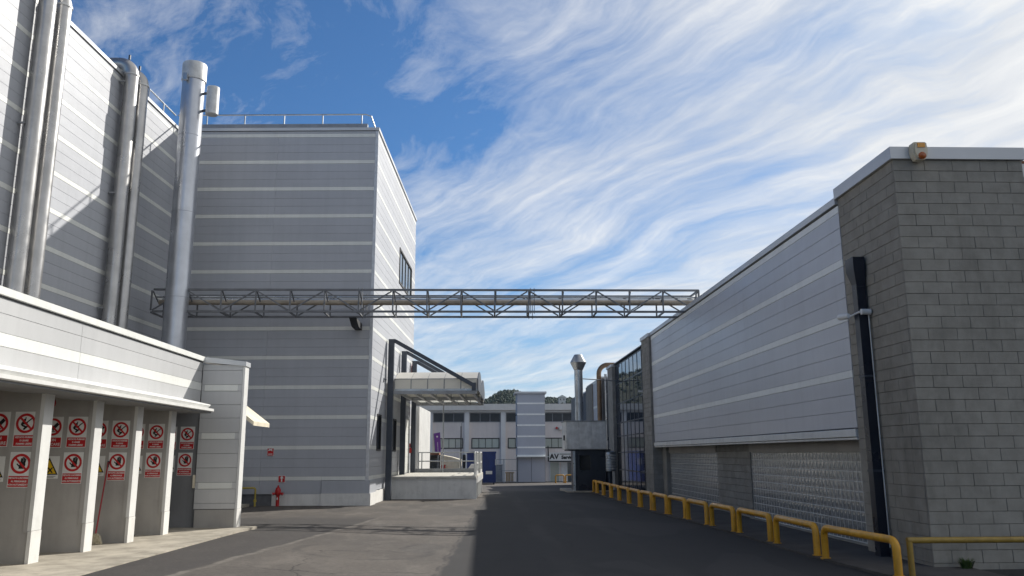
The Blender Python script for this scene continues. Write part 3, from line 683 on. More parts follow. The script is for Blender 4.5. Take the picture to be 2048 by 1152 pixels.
def proto(kind):
    t_ = bpy.data.objects.new(kind, None); COL.objects.link(t_); ORG[t_] = Vector((0, 0, 0)); W_, H_ = .34, .53
    if kind == 'warning_sign':
        mb = MB(); mb.box(-.17, .17, -.004, 0, 0, .38); mb.build('board', 'sign_white', t_)
        mb = MB(); flat(mb, [(-.165, .065), (.165, .065), (0, .355)], -.005); o = mb.build('triangle_border', 'sign_black', t_, smooth=0); front(o)
        mb = MB(); flat(mb, [(-.132, .085), (.132, .085), (0, .316)], -.006); o = mb.build('triangle', 'sign_yellow', t_, smooth=0); front(o)
        lettering(t_, 'EX', .115, 'sign_black', 0, .138, -.007, bold=.006)
        mb = MB(); flat(mb, [(-.13, .036), (.13, .036), (.13, .042), (-.13, .042)], -.005); flat(mb, [(-.10, .018), (.10, .018), (.10, .024), (-.10, .024)], -.005); o = mb.build('small_print', 'sign_black', t_, smooth=0); front(o)
        return t_
    mb = MB(); mb.box(-.17, .17, -.004, 0, 0, .53); mb.build('board', 'sign_white', t_)
    mb = MB(); flat(mb, [(-.16, .010), (.16, .010), (.16, .172), (-.16, .172)], -.005); o = mb.build('text_band', 'sign_red', t_, smooth=0); front(o)
    cz = .353; mb = MB()
    if kind == 'no_entry_sign':
        flat(mb, [(-.028, cz-.075), (.05, cz-.075), (.072, cz-.02), (.066, cz+.03), (-.012, cz+.02)], -.0055)
        for p, q in (((.0, cz+.01), (.006, cz+.075)), ((.02, cz+.02), (.028, cz+.092)), ((.042, cz+.02), (.05, cz+.088)), ((.06, cz+.015), (.069, cz+.07)), ((-.012, cz-.045), (-.052, cz-.005))): capsule(mb, p, q, .0095, -.0056)
    elif kind == 'no_flames_sign':
        capsule(mb, (.0, cz+.0), (.085, cz+.072), .009, -.0055); capsule(mb, (-.055, cz-.015), (-.02, cz+.05), .02, -.0056); capsule(mb, (-.05, cz-.03), (.0, cz-.055), .014, -.0057)
        capsule(mb, (-.02, cz-.085), (.02, cz-.05), .015, -.0058); flat(mb, [(-.035, cz+.04), (.03, cz+.01), (.02, cz-.03), (-.04, cz-.01)], -.0059); capsule(mb, (-.01, cz+.055), (-.005, cz+.085), .008, -.0055)
    else:
        flat(mb, [(-.02, cz-.01), (.07, cz+.082), (.105, cz+.04), (.03, cz-.045)], -.0055); capsule(mb, (-.005, cz-.02), (-.02, cz-.055), .013, -.0056); capsule(mb, (.02, cz-.03), (.01, cz-.06), .011, -.0057)
        flat(mb, [(-.05, cz-.085), (.05, cz-.085), (.05, cz-.073), (-.05, cz-.073)], -.0055)
    o = mb.build('symbol', 'sign_black', t_, smooth=0); front(o)
    mb = MB(); ring_mesh(mb, 0, cz, .112, .150, -.0066); dx = .124*.7071; flat(mb, [(-dx-.011, cz+dx-.011), (-dx+.011, cz+dx+.011), (dx+.011, cz-dx+.011), (dx-.011, cz-dx-.011)], -.0065)
    o = mb.build('prohibition_ring', 'sign_red', t_, smooth=0); front(o)
    if kind == 'no_entry_sign': L_, s_ = ["VIETATO L'ACCESSO", 'AL PERSONALE', 'NON AUTORIZZATO'], .034
    elif kind == 'no_flames_sign': L_, s_ = ['VIETATO FUMARE', 'E USARE', 'FIAMME LIBERE'], .036
    else: L_, s_ = ['NON', 'TOCCARE'], .064
    for i, b_ in enumerate(L_):
        lettering(t_, b_, s_, 'sign_white', 0, .091 + (len(L_)/2-.5-i)*(.148/len(L_)), -.0065, bold=.0012)
    return t_
def place_sign(kind, x, y, z, label, group):
    if kind not in SG: o = SG[kind] = proto(kind)
    else: o = copy_tree(SG[kind])
    o.location = (x, y, z); o.rotation_euler = (0, rad(rnd.uniform(-.5, .5)), 0)
    tag(o, label, 'sign', group); return o
GR = {'no_flames_sign': 'no open flame signs on the bay partitions', 'no_entry_sign': 'no entry hand signs on the bay partitions', 'no_touch_sign': 'do not touch signs on the bay partitions', 'warning_sign': 'yellow EX triangles on the bay partitions'}
for y in PY_[3:] + [20.06]:
    face = y+.018 if y < 20 else 20.058
    sx_ = -7.04 if y < 14 else (-7.085 if y < 20 else -7.06)
    if abs(y-16.44) < .1:
        sfx = {'no_flames_sign': 'upper red and white no open flames sign above the leaning red broom', 'no_entry_sign': 'lower red and white no entry hand sign beside the leaning red broom handle', 'no_touch_sign': 'red do not touch sign high on the partition with the red broom', 'warning_sign': 'yellow EX triangle sign next to the red broom handle'}
    elif y > 20:
        sfx = {'no_flames_sign': 'no open flames sign on the dark end wall of the bays', 'no_entry_sign': 'no entry hand sign on the dark end wall of the bays', 'no_touch_sign': 'do not touch sign on the dark end wall of the bays', 'warning_sign': 'yellow EX triangle sign on the dark end wall of the bays'}
    else:
        at_ = 'on a grey bay partition with a red bell' if y < 15 else 'on the grey bay partition next to the dark end bay'
        sfx = {'no_flames_sign': 'white no open flames sign ' + at_, 'no_entry_sign': 'white no entry hand sign ' + at_, 'no_touch_sign': 'white do not touch sign ' + at_, 'warning_sign': 'yellow EX triangle sign ' + at_}
    for kind, dx, z in (('no_flames_sign', 0, 1.995), ('no_entry_sign', -.015, 1.385), ('no_touch_sign', -.42, 1.995), ('warning_sign', -.42, 1.47)):
        place_sign(kind, sx_+dx, face, z, sfx[kind], GR[kind])
# alarm bells
for i, y in enumerate((12.98, 14.70)):
    t_ = thing('alarm_bell', 'round red alarm bell high on the bay partition', 'bell', (-7.58, y, 2.76), group='red bells on the bay partitions')
    mb = MB(); mb.tube([(-7.58, y+.018, 2.76), (-7.58, y-.03, 2.76), (-7.58, y-.055, 2.76), (-7.58, y-.075, 2.76)], [.085, .085, .07, .03], 20); mb.build('gong', 'red_paint', t_)
    mb = MB(); mb.box(-7.62, -7.54, y-.01, y+.019, 2.86, 2.94); mb.build('bell_box', 'red_paint', t_)
# broom
bt = thing('broom', 'broom with long dark red handle leaning on a bay partition', 'broom', (-7.24, 16.15, .24))
mb = MB(); mb.tube([(-7.235, 16.12, .40), (-7.255, 16.425, 1.73)], .014, 8); mb.build('handle', 'broom_red', bt)
mb = MB(); mb.tube([(-7.253, 16.41, 1.64), (-7.256, 16.437, 1.75)], .019, 8); mb.build('grip', 'black_plastic', bt)
mb = MB(); mb.poly([(-7.38, 16.08, .235), (-7.10, 16.08, .235), (-7.15, 16.09, .37), (-7.20, 16.095, .43), (-7.27, 16.095, .43), (-7.33, 16.09, .37)], (0, .07, 0)); mb.build('brush_head', 'bristle', bt)

# ------------------------------------------------------------------ things at the foot of the block
hy = thing('fire_hydrant', 'red pillar fire hydrant in front of the white plinth', 'hydrant', (-3.22, -.28, 0), 'B'); HU, HV = -3.22, -.28
mb = MB(); mb.lathe((HU, HV), [(.085, -.05), (.085, .02), (.062, .04), (.062, .40), (.085, .42), (.105, .46), (.105, .60), (.08, .66), (.05, .70), (.03, .71), (.03, .76), (.012, .77)], 20); mb.build('barrel', 'red_paint', hy)
for s_ in (-1, 1):
    mb = MB(); mb.tube([(HU, HV, .50), (HU+s_*.15, HV-.03, .47)], .045, 12); mb.tube([(HU+s_*.15, HV-.03, .47), (HU+s_*.19, HV-.04, .46)], .055, 12); mb.build('outlet', 'red_paint', hy)
mb = MB(); mb.box(HU-.02, HU+.02, HV-.068, HV-.061, .26, .34); mb.build('tag_plate', 'sign_white', hy)
def small_sign(u0, u1, z0, z1, label, kind):
    v = -.005; t_ = thing('fire_sign', label, 'sign', ((u0+u1)/2, v, z0), 'B')
    mb = MB(); mb.box(u0, u1, v-.012, v, z0, z1); mb.build('board', 'sign_white', t_)
    mb = MB(); mb.box(u0+.012, u1-.012, v-.015, v-.012, z0+.012, z1-.012); mb.build('red_field', 'sign_red', t_)
    m_ = (u0+u1)/2; mb = MB(); zc = (z0+z1)/2; y = v-.0165
    if kind == 'h':
        flat(mb, [(m_-.025, z0+.03), (m_+.025, z0+.03), (m_+.025, z0+.15), (m_-.025, z0+.15)], y); flat(mb, [(m_-.07, z0+.15), (m_+.07, z0+.15), (m_+.04, z0+.19), (m_+.02, z0+.225), (m_-.02, z0+.225), (m_-.04, z0+.19)], y)
    else:
        capsule(mb, (m_-.07, zc+.06), (m_+.05, zc+.10), .016, y); capsule(mb, (m_-.05, zc+.10), (m_+.06, zc+.045), .013, y-.0005); flat(mb, [(m_-.08, z0+.05), (m_+.08, z0+.05), (m_+.08, z0+.075), (m_-.08, z0+.075)], y)
    o = mb.build('symbol', 'sign_white', t_, smooth=0); front(o)
small_sign(-3.31, -3.05, .86, 1.11, 'square red hydrant sign just above the red hydrant', 'h')
small_sign(-3.77, -3.52, 1.82, 2.10, 'red fire equipment sign high on the shaded striped wall', 'f')
gp = thing('gas_pipe', 'bent yellow gas pipe rising from the ground beside the dark recess', 'pipe', (-4.1, -.35, 0), 'B')
mb = MB(); mb.tube([(-4.02, -.35, -.05), (-4.02, -.35, .60)] + bend((-4.02, -.35, .60), (0, 0, 1), (-1, 0, 0), .08, 5) + [(-4.95, -.35, .68)], .035, 12); mb.build('tube', 'gas_yellow', gp)
mb = MB(); mb.lathe((-4.02, -.35), [(.036, .18), (.06, .19), (.06, .27), (.036, .28)], 14); mb.build('valve', 'gas_yellow', gp)
mb = MB(); mb.tube([(-4.62, -.36, .0), (-4.62, -.36, 1.0)], .03, 10); mb.build('stand_post', 'concrete_pale', gp)
tp = MB()
prof = [(.0, .34), (.25, .33), (.55, .27), (.8, .24), (1.0, .20), (1.2, .17), (1.34, .08)]
tp.tube([(-4.86, -.5, .06+z) for z, r in prof], [r for z, r in prof], 14)
tp.v = [(x+.05*math.sin(9*z+5*y), y+.05*math.cos(8*z+4*x), z) for x, y, z in tp.v]
tp.top('covered_machine', 'tarp', 'upright thing wrapped in black sheeting behind the shed wing wall', 'covered machine', (-4.86, -.5, 0), frame='B', smooth=0)
kb = MB(); kb.box(-6.2, -4.18, -1.1, -.45, -.1, .13); kb.top('equipment_plinth', 'concrete', 'low concrete plinth under the black wrapped thing', 'plinth', (-5.0, -.8, 0), frame='B')

# ------------------------------------------------------------------ loading dock and canopies
dk = thing('loading_dock', 'white walled raised loading dock with grey steel railings', 'dock', (2, 8, 0), 'B')
mb = MB(); mb.box(.12, 3.72, 4.58, 12.3, -.3, .84); mb.build('dock_body', 'plinth_white', dk)
mb = MB(); mb.box(.10, 3.77, 4.52, 12.35, .845, .935); mb.build('deck', 'concrete_pale', dk)
for v0, v1 in ((4.58, 4.66), (5.5, 5.58), (6.5, 6.58), (7.5, 7.58), (8.5, 8.58), (9.5, 9.58), (10.5, 10.58)):
    mb = MB(); mb.box(3.722, 3.78, v0, v1, -.3, .84); mb.build('bumper_post', 'trim_white', dk)
mb = MB(); mb.box(3.722, 3.77, 4.67, 12.3, .62, .84); mb.build('edge_beam', 'trim_white', dk)
mb = MB(); mb.box(.3, 3.72, 12.22, 12.30, .937, 1.13); mb.build('kerb_board', 'grey_steel', dk)
mb = MB(); mb.tube([(.4, 12.26, 1.94), (3.62, 12.26, 1.94)], .028, 8); r1 = mb.build('railing', 'galv', dk)
mb = MB(); mb.tube([(.4, 12.26, 1.5), (3.62, 12.26, 1.5)], .03, 8); mb.build('mid_rail', 'galv', r1)
for u in (.45, .62, 1.6, 2.6, 3.58):
    mb = MB(); mb.tube([(u, 12.26, .94), (u, 12.26, 1.93)], .028, 8); mb.build('railing_post', 'galv', r1)
for v0, v1 in ((4.62, 6.0), (6.35, 7.8), (10.4, 12.2)):
    mb = MB(); mb.tube([(3.70, v0, .94), (3.70, v0, 1.88), (3.70, v0+.05, 1.93), (3.70, v1-.05, 1.93), (3.70, v1, 1.88), (3.70, v1, .94)], .032, 8); r2 = mb.build('railing', 'trim_white', dk)
    mb = MB(); mb.bar((3.70, v0, 1.45), (3.70, v1, 1.45), .05, .06); mb.bar((3.70, v0, 1.02), (3.70, v1, 1.02), .04, .14); mb.build('mid_rail', 'trim_white', r2)

FV = [3.75, 7.9, 12.05]
cn = thing('loading_canopy', 'two milky barrel canopies hung from three dark steel frames over the dock', 'canopy', (2, 7.9, 0), 'B')
for i, v in enumerate(FV):
    mb = MB(); mb.box(.06, .30, v-.11, v+.11, -.1 if i == 0 else .936, 6.55); p_ = mb.build('frame_post', 'dark_steel', cn)
    mb = MB(); mb.poly([(.06, v-.11, 6.555), (.30, v-.11, 6.555), (.38, v-.11, 6.62), (.36, v-.11, 6.66), (.06, v-.11, 6.66)], (0, .22, 0)); mb.build('frame_head', 'dark_steel', cn)
    mb = MB(); mb.bar((.34, v, 6.58), (3.70, v, 4.68), .14, .16); mb.build('tie_arm', 'dark_steel', cn)
    mb = MB(); mb.box(.31, 3.82, v-.06, v+.06, 4.33, 4.47); mb.build('beam', 'grey_steel', cn)
    mb = MB(); mb.box(3.60, 3.78, v-.08, v+.08, 4.475, 4.80); mb.build('arm_shoe', 'dark_steel', cn)
for k in range(2):
    va, vb = FV[k]+.08, FV[k+1]-.08
    for j in range(6):
        u = .5 + j*.62; mb = MB(); mb.box(u, u+.10, va, vb, 4.345, 4.455); mb.build('purlin', 'grey_steel', cn)
    arc = [(va, 4.50), (va, 4.98)] + [(va + (vb-va)*q/12, 4.98 + .45*math.sin(math.pi*q/12)) for q in range(1, 12)] + [(vb, 4.98), (vb, 4.50)]
    for j in range(5):
        u0, u1 = .34+j*.70, .34+(j+1)*.70-.015; mb = MB()
        n = len(arc); mb.add([(u, p, z) for u in (u0, u1) for p, z in arc], [(i, i+1, n+i+1, n+i) for i in range(n-1)])
        mb.build('roof_sheet', 'polycarb', cn, smooth=25)
    for j in range(6):
        u = .33+j*.70; mb = MB(); mb.tube([(u, p, z-.03) for p, z in arc], .02, 6); mb.build('roof_rib', 'grey_steel', cn)
    mb = MB(); mb.poly([(3.84, p, z) for p, z in arc], (.03, 0, 0)); mb.build('gable_end', 'dark_steel', cn, smooth=0)
    mb = MB(); mb.box(.32, 3.83, va-.03, va-.005, 4.475, 4.56); mb.build('gutter', 'galv', cn)
    mb = MB(); mb.box(.32, 3.83, va-.02, va-.003, 4.965, 4.995); mb.build('sheet_joint', 'grey_steel', cn)
mb = MB(); mb.tube([(1.72, 12.15, .94), (1.72, 12.15, 4.34)], .035, 10); mb.build('prop', 'galv', cn)
rb = thing('hose_cabinet', 'small red fire hose reel on the wall by the loading door', 'hose reel', (.05, 11.9, 1.9), 'B')
mb = MB(); mb.tube([(-.01, 11.85, 2.05), (.12, 11.85, 2.05)], .14, 16); mb.build('reel', 'red_paint', rb); mb = MB(); mb.box(-.01, .06, 11.78, 11.95, 2.2, 2.4); mb.build('bracket', 'red_paint', rb)
ra = MB(); ra.box(-.01, .14, 12.3, 12.65, 5.75, 6.45); ra.top('red_siren_box', 'red_paint', 'upright red box on the white wall behind the canopy frames', 'alarm box', (0, 12.5, 5.75), frame='B')
lmp = thing('wall_lamp', 'short dark wall lamp bracket on the white side wall', 'lamp', (.1, 2.9, 4.9), 'B')
mb = MB(); mb.bar((-.01, 3.0, 4.93), (.0, 3.6, 4.93), .06, .05); mb.bar((0, 3.02, 4.93), (.0, 2.95, 4.78), .05, .06); mb.build('lamp_arm', 'dark_steel', lmp)

# ------------------------------------------------------------------ right building
RX, RY = 7.2, 13.44
rbd = thing('block_building', 'long low grey building of concrete blocks, striped panels and blue glass along the yard', 'building', (12, 35, 0))
mb = MB(); mb.box(7.235, 9.50, 13.475, 15.70, -.3, 6.88); mb.build('corner_core', 'mortar', rbd)
blocks = []        # (screen size, face, a0, a1, z0, z1)
def bond(face, plane, a0, a1, zt, zb, off, th, mirrored=False):
    k = 0; z = zt
    while z > zb:
        z0 = z-.2; o_ = off[k % 2]; e = [0.0]
        x = o_
        L = a1-a0
        while x < L-.06: e.append(x); x += .5
        e.append(L)
        for p, q in zip(e, e[1:]):
            if q-p < .03: continue
            A0, A1 = (a0+p, a0+q) if not mirrored else (a1-q, a1-p)
            blocks.append((face, A0+.003, A1-.003, plane, z0+.003, z-.003, th))
        z = z0; k += 1
bond('-y', RY+.04, 7.2, 9.53, 6.9, -.1, (.56, .31), .04)
n_end = len(blocks)
bond('-x', RX+.04, RY+.045, 15.72, 6.9, -.1, (.27, .52), .04)
rest = MB()
for i, (face, a0, a1, plane, z0, z1, th) in enumerate(blocks):
    th = th + rnd.uniform(-.004, .003)
    if i < 300: piece('block', rbd, face, a0, a1, plane, z0, z1, round(th, 3), 'block', .004)
    else: rest.box(plane-th, plane, a0, a1, z0, z1)
if rest.v: rest.build('blockwork', 'block', rbd, kind='stuff')
mb = MB(); mb.box(7.14, 9.56, 13.38, 15.76, 6.905, 7.125); mb.build('coping', 'coping', rbd)
mb = MB(); mb.box(9.57, 14, 13.9, 15.7, -.3, 6.75); mb.build('set_back_wall', 'panel', rbd)
mb = MB(); mb.box(9.58, 14, 13.85, 15.7, 6.75, 7.0); sc = mb.build('coping', 'coping', rbd)
mb = MB(); mb.box(9.58, 14, 13.84, 15.71, 7.0, 7.05); mb.build('red_flashing', 'rust_roof', sc)
# body behind the cladding
mb = MB(); mb.box(7.24, 30, 15.74, 34.76, 2.14, 6.72); mb.build('core_wall', 'joint_dark', rbd)
mb = MB(); mb.box(7.72, 30, 15.74, 34.76, -.3, 2.13); mb.build('core_wall', 'mortar', rbd)
mb = MB(); mb.box(7.6, 30, 36.5, 68, -.8, 6.3); mb.build('core_wall', 'joint_dark', rbd)
rr = rows(6.80, 2.30, 6.70, 1.115)
clad(rbd, '-x', 7.24, [(15.74, 22.1), (22.1, 28.4), (28.4, 34.76)], rr, mats=('panel_light', 'stripe_bright'))
mb = MB(); mb.box(7.15, 30, 15.765, 34.78, 6.81, 6.95); mb.build('coping', 'coping', rbd)
for a0, a1 in ((15.75, 21.0), (21.0, 27.5), (27.5, 34.75)):
    piece('sill_trim', rbd, '-x', a0+.01, a1-.01, 7.24, 2.14, 2.29, .075, 'trim_white', .01)
    piece('drip_edge', rbd, '-x', a0+.012, a1-.012, 7.24, 2.085, 2.13, .055, 'trim_white', .01)
# ground storey: glass-block panels between block piers
pier = []
def pier_bond(a0, a1, plane, zt, zb, th=.035):
    k = 0; z = zt
    while z > zb:
        z0 = max(z-.2, zb); x = a0; first = .25 if k % 2 else .5; e = [a0]
        x = a0+first
        while x < a1-.04: e.append(x); x += .5
        e.append(a1)
        for p, q in zip(e, e[1:]): pier.append((p+.004, q-.004, plane, z0+.004, z-.004, th))
        z = z0; k += 1
pier_bond(23.66, 27.02, 7.66, 2.10, -.2)
pr_o = MB()
mb = MB(); mb.box(7.66, 7.9, 23.66, 27.02, -.2, 2.11); prp = mb.build('pier', 'mortar', rbd)
for a0, a1, plane, z0, z1, th in pier: piece('block', prp, '-x', a0, a1, plane, z0, z1, th, 'block_light', .006)
mb = MB(); mb.box(7.50, 7.9, 34.0, 34.76, -.2, 2.13); mb.build('pier', 'block_light', rbd)
GB = .2025
simple('joint_white', (.60, .60, .58), .7, 0, .3, 6, .1, grime=.2)
def glass_panel(a0, a1, single):
    mb = MB(); mb.box(7.668, 7.71, a0, a1, .06, 1.86); gp_ = mb.build('glass_block_panel', 'mortar', rbd)
    gr = MB(); nc = int((a1-a0)/GB)
    for c in range(nc+1): y = a0+.03+c*GB-.0095; gr.box(7.6585, 7.667, max(y-.008, a0), min(y+.008, a1), .06, 1.86)
    for r in range(10): z = .075+r*.198-.0075; gr.box(7.658, 7.6665, a0, a1, z-.009, z+.009)
    gr.build('joint_grid', 'joint_white', gp_, smooth=0)
    mb = MB(); mb.box(7.60, 7.71, a0+.003, a1-.003, 1.865, 2.12); mb.build('lintel', 'plaster', gp_)
    mb = MB(); mb.box(7.50, 7.71, a0+.002, a1-.002, -.2, .055); mb.build('ledge', 'concrete', gp_)
    bulk = MB(); cnt = 0
    nc = int((a1-a0)/GB)
    for c in range(nc):
        for r in range(9):
            y0 = a0+.03+c*GB; z0 = .075+r*.198
            if single and cnt < 300:
                o = bpy.data.objects.new('glass_block', gbm); link(o, gp_); o.location = Vector((7.662, y0+.0925, z0+.0925)) - ORG[gp_]
                o.rotation_euler = (math.pi/2*rnd.randrange(4), 0, 0); cnt += 1
            else:
                k = len(bulk.v); bulk.v += [(7.662+p.co.x, y0+.0925+p.co.y, z0+.0925+p.co.z) for p in gbm.vertices]; bulk.f += [tuple(i+k for i in q.vertices) for q in gbm.polygons]
    if bulk.f:
        o = bulk.build('glass_blockwork', 'glass_block', gp_, kind='stuff', smooth=0)
# one cast glass block: raised rim and a shallow dimpled face
s_ = MB(); h = .0925; prof = [(h, -.001), (h-.004, .001), (h-.016, .0015), (h-.03, .0), (.05, .0005), (.02, -.003)]
for (r, x) in prof: s_.v += [(x, -r, -r), (x, r, -r), (x, r, r), (x, -r, r)]
for k in range(len(prof)-1): s_.f += [(4*k+i, 4*k+(i+1) % 4, 4*k+4+(i+1) % 4, 4*k+4+i) for i in range(4)]
s_.f.append((20, 21, 22, 23))
gbm = bpy.data.meshes.new('glass_block'); gbm.from_pydata(s_.v, [], s_.f); bm = bmesh.new(); bm.from_mesh(gbm)
bmesh.ops.recalc_face_normals(bm, faces=bm.faces); bm.to_mesh(gbm); bm.free()
if gbm.polygons[len(gbm.polygons)-1].normal.x > 0: gbm.flip_normals()
gbm.materials.append(MATS['glass_block'])
glass_panel(15.9, 23.64, True)
glass_panel(27.06, 33.98, False)
# second block pier, curtain wall, third pier
mb = MB(); mb.box(7.14, 8.2, 34.80, 36.46, -.2, 6.78); p2 = mb.build('pier', 'mortar', rbd)
z = 6.78; k = 0
while z > 0:
    e = [34.80, 34.80+(.55 if k % 2 else .28), 34.80+(1.1 if k % 2 else .83), 34.80+(1.66 if k % 2 else 1.38), 36.46]
    for p, q in zip(e, e[1:]):
        if q-p > .04: piece('block', p2, '-x', p+.004, min(q, 36.46)-.004, 7.14, max(z-.2, -.2)+.004, z-.004, .035, 'block_light', .006)
    for j, (p, q) in enumerate(((7.145, 7.6), (7.6, 8.2))): piece('block', p2, '-y', p+.004, q-.004, 34.80, max(z-.2, -.2)+.004, z-.004, .02, 'block_light', .006)
    z -= .2; k += 1
mb = MB(); mb.box(7.06, 8.3, 34.75, 36.52, 6.785, 6.94); mb.build('coping', 'coping', p2)
YM = [36.5, 37.62, 38.70, 39.78, 40.86, 41.94, 43.02, 44.10, 45.16]; ZM = [.12, 1.0, 1.9, 2.75, 3.44, 4.48, 5.55, 6.58]
cw = MB(); cw.box(7.40, 7.6, 36.47, 45.2, -.1, 6.66); cwo = cw.build('curtain_wall', 'navy_metal', rbd)
for y in YM:
    mb = MB(); mb.box(7.295, 7.399, y-.04, y+.04, .05, 6.64); mb.build('mullion', 'navy_metal', cwo)
for z in ZM:
    mb = MB(); mb.box(7.300, 7.398, 36.47, 45.2, z-.03, z+.03); mb.build('transom', 'navy_metal' if z < 6.5 else 'dark_steel', cwo)
for i in range(len(YM)-1):
    for j in range(len(ZM)-1):
        mb = MB(); mb.box(7.31, 7.33, YM[i]+.036, YM[i+1]-.036, ZM[j]+.031, ZM[j+1]-.031); o = mb.build('pane', 'curtain_glass' if j >= 3 else 'dark_glass', cwo)
mb = MB(); mb.box(7.12, 8.2, 45.22, 46.9, -.3, 6.56); mb.build('pier', 'block_light', rbd)
mb = MB(); mb.box(7.06, 8.3, 45.16, 46.95, 6.565, 6.70); mb.build('coping', 'coping', rbd)
# more distant stretch of the same building
mb = MB(); mb.box(7.32, 7.6, 50.65, 54.5, -.6, 6.4); mb.build('core_wall', 'joint_dark', rbd)
clad(rbd, '-x', 7.32, [(50.7, 54.45)], rows(6.4, 1.0, 6.4, 1.6), mats=('panel_light', 'stripe_bright'))
mb = MB(); mb.box(7.22, 8.2, 54.55, 57.9, -.8, 6.4); mb.build('pier', 'block', rbd)
mb = MB(); mb.box(7.30, 8.2, 50.5, 58.0, 6.41, 6.52); mb.build('coping', 'coping', rbd)
mb = MB(); mb.box(7.26, 8.4, 64.7, 68.2, -1, 6.25); mb.build('pier', 'block_light', rbd)
mb = MB(); mb.box(7.59, 30.2, 46.95, 68.3, 6.305, 6.40); mb.build('roof', 'coping', rbd)
mb = MB(); mb.box(7.20, 30.2, 36.53, 45.15, 6.665, 6.72); mb.build('roof', 'dark_steel', rbd)
mb = MB(); mb.box(7.12, 7.29, 37.45, 37.6, 4.60, 4.68); mb.box(7.29, 7.35, 37.49, 37.56, 4.56, 4.70); mb.build('camera_bracket', 'pvc_white', rbd)

# downpipe, camera, siren on the block corner
dp = thing('rainwater_pipe', 'dark blue rectangular rainwater pipe with hopper head on the block corner', 'downpipe', (7.1, 14.9, 0))
mb = MB(); mb.box(6.99, 7.165, 14.80, 14.99, .0, 4.95); mb.build('pipe', 'navy_metal', dp)
mb = MB(); mb.add([(6.99,14.80,4.95),(7.165,14.80,4.95),(7.165,14.99,4.95),(6.99,14.99,4.95),(6.94,14.74,5.22),(7.165,14.74,5.22),(7.165,15.08,5.22),(6.94,15.08,5.22),(6.94,14.74,5.46),(7.165,14.74,5.46),(7.165,15.08,5.46),(6.94,15.08,5.46)],
     [(0,3,2,1),(8,9,10,11)] + [(a_, (a_+1) % 4, 4+(a_+1) % 4, 4+a_) for a_ in range(4)] + [(4+a_, 4+(a_+1) % 4, 8+(a_+1) % 4, 8+a_) for a_ in range(4)]); mb.build('hopper', 'navy_metal', dp)
for z in (1.5, 3.2):
    mb = MB(); mb.box(6.98, 7.19, 14.785, 15.005, z, z+.04); mb.build('strap', 'dark_steel', dp)
cdt = MB(); cdt.tube([(7.15, 14.75, .2), (7.15, 14.75, 4.36)], .012, 8); cdt.top('cable_conduit', 'galv_old', 'thin pale grey cable conduit beside the dark rainwater pipe', 'conduit', (7.15, 14.75, .2))
sc_ = thing('security_camera', 'white bullet security camera fixed across the dark rainwater pipe', 'camera', (7.0, 14.8, 4.4))
mb = MB(); mb.tube([(6.90, 15.02, 4.37), (6.90, 15.06, 4.375), (6.86, 15.30, 4.395), (6.85, 15.34, 4.395)], [.04, .055, .06, .05], 16); mb.build('body', 'pvc_white', sc_)
mb = MB(); mb.tube([(6.93, 15.02, 4.37), (6.97, 14.72, 4.40)], .018, 10); mb.build('arm', 'pvc_white', sc_)
mb = MB(); mb.tube([(7.16, 14.70, 4.40), (6.99, 14.70, 4.40)], .055, 16); mb.build('mount', 'pvc_white', sc_)
sr = thing('alarm_siren', 'beige alarm siren with amber lens on the white coping of the block corner', 'siren', (7.6, 13.34, 6.83))
mb = MB(); mb.poly([(7.47+x*.27, 13.375, 6.83+z*.33) for x, z in ((.22, .04), (.5, 0), (.78, .04), (.96, .3), (1, .6), (.95, .95), (.85, 1), (.15, 1), (.05, .95), (0, .6), (.04, .3))], (0, -.13, 0)); mb.build('housing', 'siren_beige', sr)
mb = MB(); mb.poly([(7.50+x*.21, 13.244, 6.86+z*.28) for x, z in ((.25, .04), (.5, 0), (.75, .04), (.96, .3), (1, .6), (.9, 1), (.1, 1), (0, .6), (.04, .3))], (0, -.03, 0)); mb.build('front_cover', 'siren_beige', sr)
mb = MB(); mb.box(7.545, 7.675, 13.20, 13.213, 7.05, 7.13); mb.build('amber_lens', 'amber', sr)
mb = MB(); mb.tube([(7.61, 13.213, 6.90), (7.61, 13.18, 6.885), (7.61, 13.16, 6.88)], [.065, .058, .02], 18); mb.build('sounder', 'orange_lens', sr)

# weeds at the foot of the wall
def tuft(x, y, r, n, label):
    mb = MB(); z0 = gz(x, y)+.045*(5.9 < x < 7.7 and 12 < y < 40)
    for i in range(n):
        a_ = rnd.uniform(0, 2*math.pi); rr = r*math.sqrt(rnd.random())*.5; h = r*rnd.uniform(.4, 1.1); l = rnd.uniform(.2, .7)*h
        b_ = Vector((x+rr*math.cos(a_), y+rr*math.sin(a_)*.6, z0-.01)); tip = b_ + Vector((math.cos(a_)*l, math.sin(a_)*l*.6, h)); m_ = b_.lerp(tip, .55) + Vector((0, 0, h*.15))
        sd_ = Vector((-math.sin(a_), math.cos(a_), 0))*r*rnd.uniform(.015, .045)
        k = len(mb.v); mb.v += [tuple(b_-sd_*.5), tuple(b_+sd_*.5), tuple(m_+sd_), tuple(tip), tuple(m_-sd_)]; mb.f.append((k, k+1, k+2, k+3, k+4))
    mb.top('weed_tuft', 'weed', label, 'weed', (x, y, z0), smooth=0)
tuft(7.62, 13.25, .17, 220, 'bushy green weed at the foot of the bare block end wall')
tuft(7.40, 27.6, .14, 50, 'small weed on the ledge under the smaller glass block panel')
tuft(7.36, 21.2, .12, 50, 'small weed on the ledge under the larger glass block panel')
tuft(8.7, 13.3, .12, 60, 'low weed in the joint at the foot of the block end wall')

